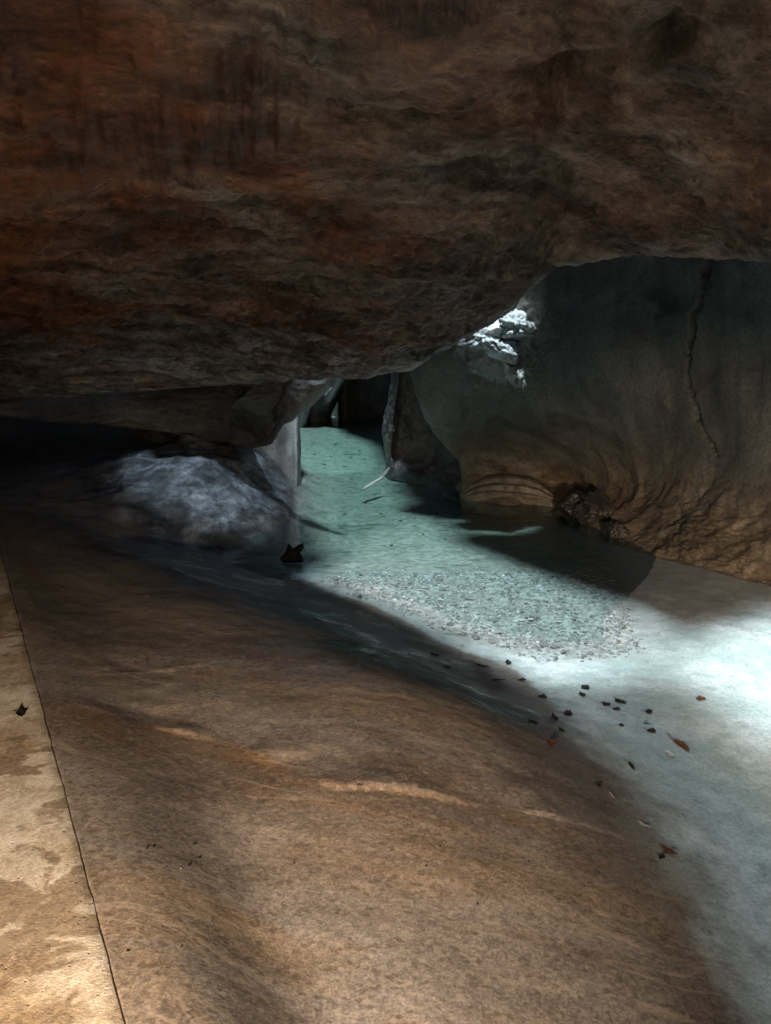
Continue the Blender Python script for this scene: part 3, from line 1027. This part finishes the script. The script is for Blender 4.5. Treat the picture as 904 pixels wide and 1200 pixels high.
# undercut block of the left wall above the mound
blk_px = [(-420, 470, 11.0), (-150, 478, 11.0), (0, 488, 11.2), (90, 495, 12.2), (160, 504, 12.9), (230, 514, 12.9), (290, 523, 12.2), (318, 520, 11.4),
          (332, 498, 10.9), (355, 480, 10.6), (375, 463, 10.5), (390, 444, 10.4)]
blk_cols = []
for px, py, y in blk_px:
    pb = P(px, py, y)
    kb = 1.0 - 0.8 * float(smooth(250, 350, px))          # the nose of the block is thin from front to back
    sx = -1.2 * (1 - kb)
    c = [pb + np.array([-.1 + sx, 3.2 * kb, 0.10]), pb + np.array([sx * .4, 1.2 * kb, 0.06]), pb + np.array([sx * .1, .35 * kb, 0.0]), pb, pb + np.array([0, -.10, .10]),
         pb + np.array([0, -.10, .35]), pb + np.array([0, .12 * kb, .62]), pb + np.array([-.1 + sx * .2, .5 * kb, .85]), pb + np.array([-.6 + sx * .5, 1.3 * kb, 1.0]), pb + np.array([-2.4, 3.6 * kb, 1.1])]
    blk_cols.append(c)
endp = P(390, 442, 10.55)
blk_cols.append([endp + np.array([-1.6, .3, 0]), endp + np.array([-.7, .15, 0]), endp, endp + np.array([0, 0, .1]), endp + np.array([0, 0, .2]), endp + np.array([0, 0, .4]),
                 endp + np.array([-.1, 0, .6]), endp + np.array([-.4, 0.1, .7]), endp + np.array([-1.1, .2, .8]), endp + np.array([-2.6, .5, .9])])
V = sheet(blk_cols, 26, 26)
n = grid_normals(V)
d = 0.07 * fbm(V, (0.7, 0.7, 2.2), 4, 0.5, 3.0) + 0.03 * fbm(V, (2, 2, 5), 4, 0.6, 1.0, ridge=True)
V = V + n * d[..., None]
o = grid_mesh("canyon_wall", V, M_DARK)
tag(o, "dark undercut block of the left wall hanging over the blue grey mound", kind="structure")

# ------------------------------------------------------------------ unseen roof over the slot, its openings shaped to throw the lit patches
ROOF_Z = 7.2


def roof_pt(p):
    t = (ROOF_Z - p[2]) / SUN_D[2]
    q = np.asarray(p) + SUN_D * t
    return (q[0], q[1])


def rp(pix, z):
    return [roof_pt(G(a, b_, z)) for a, b_ in pix]


def rpy(pix):
    return [roof_pt(P(a, b_, y)) for a, b_, y in pix]


openings = [
    (rp([(600, 790), (720, 800), (800, 745), (904, 712), (1000, 690), (1150, 900), (1150, 1300), (940, 1300), (880, 1180), (790, 1000), (720, 905), (655, 845)], 0.05), 0.10),
    (rp([(740, 775), (850, 735), (960, 712), (1080, 960), (1010, 960), (920, 890), (830, 830)], 0.05), 0.28),
    (rp([(790, 780), (850, 745), (960, 722), (1080, 920), (990, 910), (890, 848)], 0.05), 0.97),
    (rp([(372, 672), (400, 690), (480, 726), (560, 766), (640, 815), (770, 800), (770, 740), (730, 712), (680, 688), (600, 652), (530, 618), (485, 590), (400, 640)], 0.0), 0.82),
    (rp([(345, 488), (386, 490), (400, 508), (436, 518), (452, 545), (472, 578), (540, 625), (480, 645), (385, 655), (350, 600)], -0.2), 0.58),
    (rp([(345, 488), (386, 490), (402, 508), (436, 520), (440, 545), (345, 560)], -0.15), 0.85),
    ([roof_pt(G(*q)) for q in [(150, 524, .95), (200, 519, .95), (270, 522, .92), (318, 534, .65), (335, 565, .30), (346, 600, 0), (290, 622, .1), (230, 608, .33), (180, 590, .5), (150, 560, .7)]], 0.19),
    (rpy([(530, 400, 11.5), (555, 368, 11.6), (600, 355, 11.6), (630, 380, 11.0), (615, 440, 10.6), (560, 420, 10.6)]), 1.0),
    (rpy([(350, 442, 12.5), (380, 442, 12.9), (374, 452, 12.7), (345, 455, 12.4)]), 0.9),
    (rpy([(300, 500, 14.4), (360, 490, 14.8), (360, 560, 13.4), (300, 560, 13.4)]), 0.07),
    ([(-3.15, 34.0), (-2.6, 34.0), (-2.6, 40.2), (-3.15, 40.2)], 1.0),
    ([(-2.1, 35.5), (-1.7, 35.5), (-1.7, 40.2), (-2.1, 40.2)], 1.0),
]
cell = 0.10
xs = np.arange(-9, 9, cell)
ys = np.arange(-4, 40, cell)
GX, GY = np.meshgrid(xs + cell / 2, ys + cell / 2, indexing='ij')
dens = np.zeros(GX.shape)
for poly, dn in openings:
    dens = np.maximum(dens, in_poly(GX, GY, poly) * dn)
bayer = np.array([[0, 8, 2, 10], [12, 4, 14, 6], [3, 11, 1, 9], [15, 7, 13, 5]]) / 16.0 + 1 / 32
tile = np.tile(bayer, (GX.shape[0] // 4 + 1, GX.shape[1] // 4 + 1))[:GX.shape[0], :GX.shape[1]]
rock = dens <= 0
dimmed = (dens > 0) & (tile > dens)  # cells closed by dither to weaken the daylight


def cells_mesh(name, mask, zf, mat, tilt=0.0, grow=1.0):
    cx, cy = GX[mask], GY[mask]
    h = cell / 2 * grow
    zz = np.full(cx.shape, zf)
    q = []
    for sx, sy in ((-1, -1), (1, -1), (1, 1), (-1, 1)):
        q.append(np.stack([cx + sx * h, cy + sy * h, zz + (RNG.uniform(-tilt, tilt, cx.shape) if tilt else 0)], -1))
    v = np.stack(q, 1).reshape(-1, 3)
    f = np.arange(len(v)).reshape(-1, 4)
    return np_mesh(name, v, f, mat, False)


roof = cells_mesh("unseen_roof", rock, ROOF_Z, M_DARK)
# thick rock body around the grid: skirts and outer walls close the cave off
bm = bmesh.new()
bm.from_mesh(roof.data)
bmesh.ops.remove_doubles(bm, verts=bm.verts, dist=0.001)
edges = [e for e in bm.edges if len(e.link_faces) == 1]
ret = bmesh.ops.extrude_edge_only(bm, edges=edges)
nv_ = [g for g in ret['geom'] if isinstance(g, bmesh.types.BMVert)]
for v in nv_:
    v.co.z += 0.25


def box(bm, x0, x1, y0, y1, z0, z1):
    vs = [bm.verts.new((x, y, z_)) for z_ in (z0, z1) for x, y in ((x0, y0), (x1, y0), (x1, y1), (x0, y1))]
    for f in ((0, 1, 2, 3), (4, 5, 6, 7), (0, 1, 5, 4), (1, 2, 6, 5), (2, 3, 7, 6), (3, 0, 4, 7)):
        bm.faces.new([vs[i] for i in f])


for b6 in ((-9.6, -9.0, -9, 45, -2, 9), (9.0, 9.6, -9, 45, -2, 9), (-9, -3.15, 40.0, 40.6, -2, 9), (-2.62, -2.1, 40.0, 40.6, -2, 9), (-1.75, 9, 40.0, 40.6, -2, 9), (-3.15, -2.62, 40.02, 40.58, -2, 5.8), (-2.1, -1.75, 40.02, 40.58, -2, 6.4), (-9, 9, -8.6, -8.0, -2, 9), (-9, 9, -8, -4.0, ROOF_Z, 9)):
    box(bm, *b6)
bm.to_mesh(roof.data)
bm.free()
tag(roof, "unseen rock roof high above, openings shaped to throw the daylight patches", kind="structure")
mask_ob = cells_mesh("light_mask", dimmed, ROOF_Z + 0.35, M_MASK, 0.03, 1.0)  # added light mask, unseen, dims daylight through the openings
tag(mask_ob, "unseen mask added over the roof openings to thin the daylight", kind="stuff")

# ------------------------------------------------------------------ concrete walkway
e0, ed = E0, ED
en = np.array([-ed[1], ed[0], 0])
if en[0] > 0:
    en = -en                                  # towards the walkway side
nl = 260
ts = np.linspace(-4.0, 9.5, nl)
prof = [(0.03, -0.62), (0.004, -0.30), (0.0, -0.10), (0.0, -0.03), (0.002, -0.005), (0.008, 0.0), (0.05, 0.002), (0.12, 0.003), (0.25, 0.004), (0.5, 0.005), (0.9, 0.0), (1.4, 0.0), (2.4, 0.0), (2.4, -0.6)]
V = np.zeros((nl, len(prof), 3))
for j, (a, b_) in enumerate(prof):
    V[:, j] = e0[None] + ts[:, None] * ed[None] + en[None] * a
    V[:, j, 2] = WZ + b_
chip = 0.003 * fbm(V, (6, 6, 2), 4, 0.6, 2.0) + 0.005 * fbm(V, (23, 23, 5), 3, 0.6, 5.0)
edgew = np.array([0.4, 0.8, 1, 1, 1, .9, .6, .2, 0, 0, 0, 0, 0, 0])
V += en[None, None] * (chip * edgew[None])[..., None]
V[..., 2] += 0.003 * fbm(V, (3, 3, 1), 3, off=3.0) * (np.array([0, 0, 0, .6, .8, 1, 1, 1, 1, 1, 1, 1, 0, 0])[None])
o = grid_mesh("concrete_walkway", V, M_CONC)
tag(o, "worn tan concrete walkway edge with damp stains", kind="structure")


# ------------------------------------------------------------------ rocks that are things of their own
def rock_obj(name, center, size, mat, seed, sub=4, amps=(0.28, 0.10), squash=None, rot=(0, 0, 0), scale=1.3, ridge=False, cut=None):
    bm = bmesh.new()
    bmesh.ops.create_icosphere(bm, subdivisions=sub, radius=1.0)
    v = np.array([w.co[:] for w in bm.verts])
    dirs = v / np.linalg.norm(v, axis=1)[:, None]
    r = 1 + amps[0] * 2 * fbm(dirs, scale, 3, 0.5, seed) + amps[1] * 2 * fbm(dirs, scale * 3.4, 4, 0.6, seed + 9, ridge)
    if cut:
        # flat broken faces
        for i in range(cut):
            rs = np.random.RandomState(seed * 13 + i)
            nn = rs.normal(size=3)
            nn /= np.linalg.norm(nn)
            lim = 0.62 + 0.25 * rs.rand()
            dt = dirs @ nn
            r = np.where((dt > 0.05) & (r * dt > lim), lim / np.maximum(dt, 0.05), r)
    v = dirs * r[:, None] * np.array(size)
    for w, c in zip(bm.verts, v):
        w.co = c
    me = bpy.data.meshes.new(name)
    bm.to_mesh(me)
    bm.free()
    for p in me.polygons:
        p.use_smooth = True
    me.materials.append(mat)
    o = bpy.data.objects.new(name, me)
    o.location = center
    o.rotation_euler = rot
    COL.objects.link(o)
    return o


# sunlit pale rock lodged at the top of the wall
for c, sz, rt, sd, lab in (
        (P(566, 394, 11.10), (0.34, 0.30, 0.16), (0.45, -0.30, 0.2), 5, "bright white broken rock lodged high on the right wall under the ceiling rim"),
        (P(588, 412, 10.95), (0.26, 0.26, 0.15), (0.55, 0.3, 0.6), 8, "grey broken rock touching the lower right of the bright white one on the wall"),
        (P(606, 384, 11.05), (0.24, 0.24, 0.17), (0.7, 0.2, 0.1), 12, "small pale rock at the ceiling rim right of the bright white one"),
        (P(604, 436, 10.95), (0.17, 0.2, 0.10), (0.9, 0.2, 0.4), 17, "smallest and lowest of the pale broken rocks on the right wall")):
    o = rock_obj("boulder", c, sz, M_CALC, sd, 5, (0.36, 0.15), rot=rt, scale=1.6, ridge=True, cut=4)
    tag(o, lab, "rock")

# banded ledge at the foot of the wall
lv_px = [(540, 585, 12.5), (556, 583, 12.35), (580, 582, 12.2), (605, 585, 12.05), (630, 588, 11.9), (648, 591, 11.8), (656, 592, 11.9)]
hts = [0.05, 0.20, 0.30, 0.34, 0.30, 0.18, 0.05]
cols_ = []
for (px, py, y), hh in zip(lv_px, hts):
    p = P(px, py, y)
    c = [p + np.array([0, .0, -.2]), p + np.array([0, -.02, .02]), p + np.array([0, -.03, .30 * hh]), p + np.array([0, .05, .33 * hh]), p + np.array([0, .07, .62 * hh]),
         p + np.array([0, .18, .66 * hh]), p + np.array([0, .22, .95 * hh]), p + np.array([0, .45, 1.05 * hh]), p + np.array([0, 1.1, .9 * hh])]
    cols_.append(c)
V = sheet(cols_, 18, 10)
V = V + grid_normals(V) * (0.03 * fbm(V, (2, 2, 8), 4, 0.6))[..., None]
o = grid_mesh("rock_ledge", V, M_LEDGE)
tag(o, "low banded brown ledge at the foot of the right wall above the dark water", "ledge")

# dark wet boulders in the hollow of the wall foot
for c, s, sd, lab in ((P(676, 592, 11.0), (0.28, 0.3, 0.26), 3, "wet black boulder in the hollow next to the banded ledge"),
                      (P(703, 600, 10.5), (0.22, 0.3, 0.30), 14, "dark streaked upright boulder in the wall hollow"),
                      (P(722, 628, 9.75), (0.22, 0.24, 0.17), 21, "low dark boulder where the hollow meets the rough brown wall foot")):
    o = rock_obj("boulder", c, s, M_DKROCK, sd, 5, (0.34, 0.24), ridge=True, cut=7)
    tag(o, lab, "rock")

# jagged black snag in the shallows
bs = G(345, 656, -0.02)
bm = bmesh.new()
out2 = [(-.15, 0), (-.165, .05), (-.11, .10), (-.075, .17), (-.055, .235), (-.035, .185), (0.0, .17), (.045, .205), (.12, .24), (.125, .18), (.085, .155), (.075, .12), (.11, .085), (.085, .05), (.125, .02), (.12, 0)]
layers = []
for yy, sc_ in ((-.07, .72), (-.03, .95), (.0, 1.0), (.035, .9), (.08, .66)):
    layers.append([bm.verts.new((x * sc_ + random.uniform(-.007, .007), yy + random.uniform(-.012, .012) - z_ * .25, z_ * (sc_ ** .7) + random.uniform(-.006, .006) - .02)) for x, z_ in out2])
for a, b_ in zip(layers[:-1], layers[1:]):
    for i in range(len(out2)):
        j = (i + 1) % len(out2)
        bm.faces.new((a[i], a[j], b_[j], b_[i]))
bm.faces.new(layers[0])
bm.faces.new(layers[-1][::-1])
bmesh.ops.recalc_face_normals(bm, faces=bm.faces)
me = bpy.data.meshes.new("snag")
bm.to_mesh(me)
bm.free()
me.materials.append(M_SNAG)
o = bpy.data.objects.new("snag", me)
o.location = bs
COL.objects.link(o)
tag(o, "black jagged snag poking out of the shaded shallows beside the mound", "driftwood")

# bleached driftwood at the bend
pA, pB, pC = G(424, 574, -0.03), G(447, 560, 0.10), P(456, 549, float(G(452, 553, 0.22)[1]))
bm = bmesh.new()
secs = []
path = [(pA, .06, .010), (pA * .6 + pB * .4, .13, .015), (pB, .09, .02), (pB * .5 + pC * .5, .075, .03), (pC, .05, .03)]
for c, w, t in path:
    side = np.array([0.75, -0.66, 0.05])
    secs.append([bm.verts.new(c + side * w * a + np.array([0, 0, t * b_])) for a, b_ in ((-.5, -.5), (0, -1), (.5, -.5), (.5, .5), (0, 1.0), (-.5, .5))])
for a, b_ in zip(secs[:-1], secs[1:]):
    for i in range(6):
        bm.faces.new((a[i], a[(i + 1) % 6], b_[(i + 1) % 6], b_[i]))
bm.faces.new(secs[0])
bm.faces.new(secs[-1][::-1])
bmesh.ops.recalc_face_normals(bm, faces=bm.faces)
me = bpy.data.meshes.new("driftwood")
bm.to_mesh(me)
bm.free()
me.materials.append(M_WOOD)
o = bpy.data.objects.new("driftwood", me)
COL.objects.link(o)
tag(o, "pale flat driftwood leaning into the teal pool at the rock fin", "driftwood")

# ------------------------------------------------------------------ gravel bar
bar_px = [(378, 676), (400, 692), (440, 704), (500, 735), (560, 758), (620, 772), (690, 778), (748, 768), (752, 755), (735, 720), (722, 690), (715, 660), (640, 655), (560, 660), (500, 668), (440, 668), (400, 668)]
bar = wpoly(bar_px, 0.0)
front = np.array(wpoly([(378, 676), (440, 704), (500, 735), (560, 758), (620, 772), (690, 778), (748, 768)], 0.0))


def pebble_mesh(seed):
    rs = np.random.RandomState(seed)
    bm = bmesh.new()
    bmesh.ops.create_icosphere(bm, subdivisions=2, radius=1.0)
    v = np.array([w.co[:] for w in bm.verts])
    r = 1 + 0.75 * fbm(v, 0.9, 2, 0.5, seed * 3.7)
    v = v * r[:, None]
    for i in range(5):
        a = rs.uniform(0, 6.28)
        nn = np.array([math.cos(a), math.sin(a), rs.uniform(-.2, .5)])
        nn /= np.linalg.norm(nn)
        lim = rs.uniform(.55, .85)
        ex = np.maximum(v @ nn - lim, 0)
        v = v - ex[:, None] * nn[None]
    v[:, 2] = np.clip(v[:, 2], -.75, .62)
    v = v * np.array([1, 0.72, 0.34])
    f = np.array([[w.index for w in fc.verts] for fc in bm.faces])
    bm.free()
    return v, f


PEB = [pebble_mesh(i) for i in range(10)]


def bar_point():
    while True:
        x = random.uniform(min(p[0] for p in bar), max(p[0] for p in bar))
        y = random.uniform(min(p[1] for p in bar), max(p[1] for p in bar))
        e_ = 0.16 * fbm(np.array([[x, y, 0.0]]), (2.2, 2.2, 1), 3, 0.6, 40.0)[0]
        if in_poly(np.array([x + e_]), np.array([y + e_ + 0.12 * random.gauss(0, 1) ** 2 * random.choice((-1, 0, 0, .5))]), bar)[0]:
            return x, y


def front_dist(x, y):
    q = np.array([x, y])
    best = 9
    for a, b_ in zip(front[:-1], front[1:]):
        ab = b_ - a
        t = min(max(((q - a) @ ab) / (ab @ ab), 0), 1)
        best = min(best, np.linalg.norm(q - a - t * ab))
    return best


def euler_mat(rx, ry, rz):
    from mathutils import Euler
    return np.array(Euler((rx, ry, rz)).to_matrix())


gv, gf, gt = [], [], []
off = 0
pts = []
while len(pts) < 5200:
    x, y = bar_point()
    fd_ = front_dist(x, y)
    if random.random() < 1.15 - 0.28 * fd_:
        pts.append((x, y, fd_))
zz = floor_h(np.array([p[0] for p in pts]), np.array([p[1] for p in pts]))
for i, (x, y, fd_) in enumerate(pts):
    v, f = PEB[i % 10]
    s = random.uniform(0.009, 0.026) * (1.0 + 0.15 * fd_)
    R = euler_mat(random.gauss(0, .13), random.gauss(0, .13), random.uniform(0, 6.28))
    gv.append((v * s) @ R.T + np.array([x, y, zz[i] + s * .02]))
    gf.append(f + off)
    off += len(v)
    gt.append(np.full(len(v), np.clip(random.gauss(.48, .22), 0, 1)))
grav = np_mesh("gravel", np.concatenate(gv), np.concatenate(gf), M_PEB, False)
add_attr(grav, "tone", np.concatenate(gt))
tag(grav, "bed of small flat grey gravel in the shallows of the stream", kind="stuff")

# the larger flat stones lying on the gravel, one by one
protos = []
for v, f in PEB:
    for tone in (.3, .5, .7, .95):
        me = bpy.data.meshes.new("flat_pebble")
        me.from_pydata(v.tolist(), [], f.tolist())
        me.materials.append(M_PEB)
        a = me.attributes.new("tone", 'FLOAT', 'POINT')
        a.data.foreach_set("value", np.full(len(v), tone, dtype=np.float32))
        protos.append(me)
placed = []
tries = 0
while len(placed) < 280 and tries < 6000:
    tries += 1
    x, y = bar_point()
    fd_ = front_dist(x, y)
    if random.random() > 1.1 - 0.33 * fd_ or fd_ < 0.05:
        continue
    s = random.uniform(0.019, 0.040) * random.choice((1, 1, 1, 1.3))
    if any((x - a) ** 2 + (y - b_) ** 2 < (0.75 * (s + c)) ** 2 for a, b_, c in placed):
        continue
    placed.append((x, y, s))
zz = floor_h(np.array([p[0] for p in placed]), np.array([p[1] for p in placed]))
for i, (x, y, s) in enumerate(placed):
    o = bpy.data.objects.new("pebble", random.choice(protos))
    o.location = (x, y, zz[i] + s * 0.22)
    o.rotation_euler = (random.gauss(0, .16), random.gauss(0, .16), random.uniform(0, 6.28))
    o.scale = (s, s * random.uniform(.8, 1.15), s * random.uniform(.8, 1.2))
    COL.objects.link(o)
    tag(o, "flat grey pebble among the larger stones of the gravel bar", "pebble", "larger pebbles on the gravel bar")


# ------------------------------------------------------------------ leaves and chips on the pale rock
def leaf_mesh(name, length, width, curl, mat, seed, stem=True):
    rs = np.random.RandomState(seed)
    bm = bmesh.new()
    nseg = 9
    rows_ = []
    for i in range(nseg + 1):
        t = i / nseg
        w = width * 0.5 * (math.sin(math.pi * t ** 0.8) ** 0.85 + 0.02) * (1 + 0.16 * rs.normal())
        x = (t - 0.5) * length
        zc = curl * length * ((t - .45) ** 2 - .05) + rs.normal() * .004 * length
        sw = 0.10 * length * math.sin(t * 3.0 + seed)
        r_ = []
        for k_ in (-1, -.5, 0, .5, 1):
            r_.append(bm.verts.new((x + rs.normal() * .008 * length, sw + k_ * w, zc + abs(k_) ** 1.5 * w * (0.10 + .14 * math.sin(seed + t * 5)) + .004)))
        rows_.append(r_)
    for a, b_ in zip(rows_[:-1], rows_[1:]):
        for k_ in range(4):
            bm.faces.new((a[k_], a[k_ + 1], b_[k_ + 1], b_[k_]))
    me = bpy.data.meshes.new(name)
    bm.to_mesh(me)
    bm.free()
    for p in me.polygons:
        p.use_smooth = True
    me.materials.append(mat)
    return me


def stem_mesh(length, rad, mat):
    bm = bmesh.new()
    prev = None
    for i in range(5):
        t = i / 4
        c = (-length * .5 - t * length * .38, .06 * length * t * t, .006 + .05 * length * t)
        ring = [bm.verts.new((c[0], c[1] + rad * math.cos(a), c[2] + rad * math.sin(a))) for a in (0, 2.09, 4.19)]
        if prev:
            for k_ in range(3):
                bm.faces.new((prev[k_], prev[(k_ + 1) % 3], ring[(k_ + 1) % 3], ring[k_]))
        prev = ring
    me = bpy.data.meshes.new("stem")
    bm.to_mesh(me)
    bm.free()
    me.materials.append(mat)
    return me


def add_leaf(px, py, lpx, wpx, ang, kind, label, name="leaf", cat="leaf", z=None, curl=0.22, stem=True, seed=0, group="fallen leaves on the pale rock"):
    p = on_floor(px, py) if z is None else G(px, py, z)
    dist = np.linalg.norm(p - np.array([0, 0, CAM_H]))
    k_ = dist / FPX * 0.66
    dep = math.asin((CAM_H - p[2]) / dist)
    # ang: picture angle of the long axis -> ground heading, undoing foreshortening
    a = math.radians(ang)
    gx, gy = math.cos(a), math.sin(a) / max(math.sin(dep), .2)
    L = lpx * k_ * math.hypot(gx, gy)
    Wd = wpx * k_ / max(math.sin(dep), .3) if abs(math.cos(a)) > .7 else wpx * k_
    head = math.atan2(gy, gx)
    mat = {'d': M_LDARK, 'r': M_LRED, 'p': M_LPALE}[kind]
    me = leaf_mesh(name, L, Wd, curl, mat, seed)
    o = bpy.data.objects.new(name, me)
    o.location = (p[0], p[1], p[2] + 0.004)
    o.rotation_euler = (0, 0, head)
    COL.objects.link(o)
    tag(o, label, cat, group)
    if stem:
        st = bpy.data.objects.new("stem", stem_mesh(L, max(.0018, L * .022), mat))
        st.parent = o
        COL.objects.link(st)
    return o


leaves = [
    (510, 769, 14, 7, 5, 'd', "dark crumpled leaf in the shadow, leftmost of those along the pool edge"),
    (524, 783, 11, 7, 10, 'd', "small black leaf in the shadow just below the leftmost leaf"),
    (566, 781, 24, 5, -14, 'd', "long thin dark leaf by the gravel edge"),
    (595, 777, 9, 9, 60, 'd', "small curled dark leaf standing up beside the gravel edge"),
    (612, 798, 14, 5, -8, 'd', "narrow dark leaf at the right end of the thin dark twig"),
    (636, 818, 14, 6, -18, 'd', "narrow dark leaf between the shadow edge and the paired leaves"),
    (686, 807, 12, 6, -35, 'd', "dark leaf, upper of the pair below the gravel tip"),
    (683, 815, 11, 7, -5, 'd', "dark leaf, lower of the pair below the gravel tip"),
    (711, 826, 15, 6, -6, 'd', "dark leaf, left end of the cluster of three on the pale rock"),
    (728, 823, 13, 6, -35, 'd', "dark leaf, upper right of the cluster of three on the pale rock"),
    (723, 832, 12, 5, -14, 'd', "dark leaf, lowest of the cluster of three on the pale rock"),
    (666, 838, 14, 9, -10, 'd', "broad black leaf right of the two round dark leaves"),
    (651, 843, 11, 10, 0, 'd', "round black leaf out in the light beside the shadow corner"),
    (625, 848, 12, 10, 10, 'd', "round black leaf inside the shadow corner"),
    (659, 857, 10, 9, -50, 'd', "small curled dark leaf below the round black leaf"),
    (647, 872, 20, 10, 0, 'r', "russet leaf lying on the dim edge of the brown slope"),
    (761, 835, 15, 5, 3, 'd', "thin dark leaf lying flat right of the cluster of three"),
    (764, 858, 12, 6, -20, 'd', "small black leaf above left of the large russet leaf"),
    (798, 875, 21, 12, -58, 'r', "large russet oval leaf on the pale rock near the bright patch"),
    (740, 899, 14, 8, -52, 'd', "black leaf alone below left of the large russet leaf"),
    (703, 922, 9, 5, -10, 'd', "tiny dark leaf at the blurred border of brown and pale rock"),
    (784, 998, 25, 9, -36, 'r', "reddish brown leaf nearest the bottom of the pale rock"),
    (776, 1006, 9, 8, -20, 'd', "small black leaf touching the lowest reddish brown leaf"),
    (822, 820, 15, 6, -8, 'r', "rusty leaf at the border of the bright patch"),
    (729, 851, 8, 4, 0, 'd', "tiny dark leaf between the cluster of three and the lone black leaf"),
]
for i, (px, py, l, w, a, kd, lab) in enumerate(leaves):
    add_leaf(px, py, l, w, a, kd, lab, seed=i + 1)
o = add_leaf(25, 838, 14, 12, 10, 'd', "crumpled dark leaf lying on the concrete walkway", z=WZ + 0.004, curl=.5, seed=51, group=None)
chips = [
    (785, 885, 12, 5, -40, 'p', "pale chip beside the large russet leaf"),
    (718, 934, 14, 4, -50, 'p', "thin white sliver on the border of brown and pale rock"),
    (756, 968, 18, 4, -32, 'p', "long white sliver above the reddish brown leaf"),
]
for i, (px, py, l, w, a, kd, lab) in enumerate(chips):
    add_leaf(px, py, l, w, a, kd, lab, "wood_chip", "chip", curl=.1, stem=False, seed=70 + i, group=None)
add_leaf(583, 799, 34, 3, 2, 'd', "long thin dark twig along the pale shelf below the gravel", "twig", "twig", curl=.1, stem=False, seed=81, group=None)
add_leaf(759, 849, 14, 2, -4, 'd', "short thin twig right of the cluster of three leaves", "twig", "twig", curl=.1, stem=False, seed=83, group=None)

# dark leaves sunk on the bed of the far pool
sunk = [(371, 531), (388, 533), (366, 556), (372, 560), (404, 548), (379, 545), (428, 540), (420, 530), (395, 522), (412, 562), (365, 588), (380, 596), (405, 604), (389, 612),
        (430, 590), (447, 604), (470, 612), (488, 619), (498, 628), (520, 634), (460, 640), (424, 630), (442, 578), (478, 600), (410, 536), (392, 575)]
for i, (px, py) in enumerate(sunk):
    add_leaf(px + random.uniform(-2, 2), py + random.uniform(-2, 2), random.uniform(4, 7.5), random.uniform(1.6, 2.6), random.uniform(-12, 12), 'd',
             "small dark leaf sunk on the teal pool bed", curl=.05, stem=False, seed=100 + i, group="dark leaves on the teal pool bed")

# grit and crumbs on the brown slope, lit from behind the viewer
grit_px = [(341, 870), (172, 995), (228, 990), (234, 1006), (180, 993), (212, 1018), (222, 1015), (500, 1015), (516, 992), (710, 942), (455, 978), (330, 1060), (213, 1110), (150, 1115), (345, 1012), (265, 735),
           (420, 845), (300, 820), (560, 1060), (620, 1010)]
for i, (px, py) in enumerate(grit_px):
    p = on_floor(px, py)
    v, f = PEB[i % 10]
    me = bpy.data.meshes.new("grit")
    me.from_pydata(v.tolist(), [], f.tolist())
    me.materials.append(M_LDARK if i % 5 else M_CONC)
    o = bpy.data.objects.new("grit", me)
    s_ = random.uniform(.003, .006)
    o.scale = (s_, s_, s_)
    o.rotation_euler = (0, 0, random.uniform(0, 6))
    o.location = (p[0], p[1], p[2] + s_ * .25)
    COL.objects.link(o)
    tag(o, "tiny crumb of grit lying on the warm brown rock slope", "grit", "grit on the brown slope")
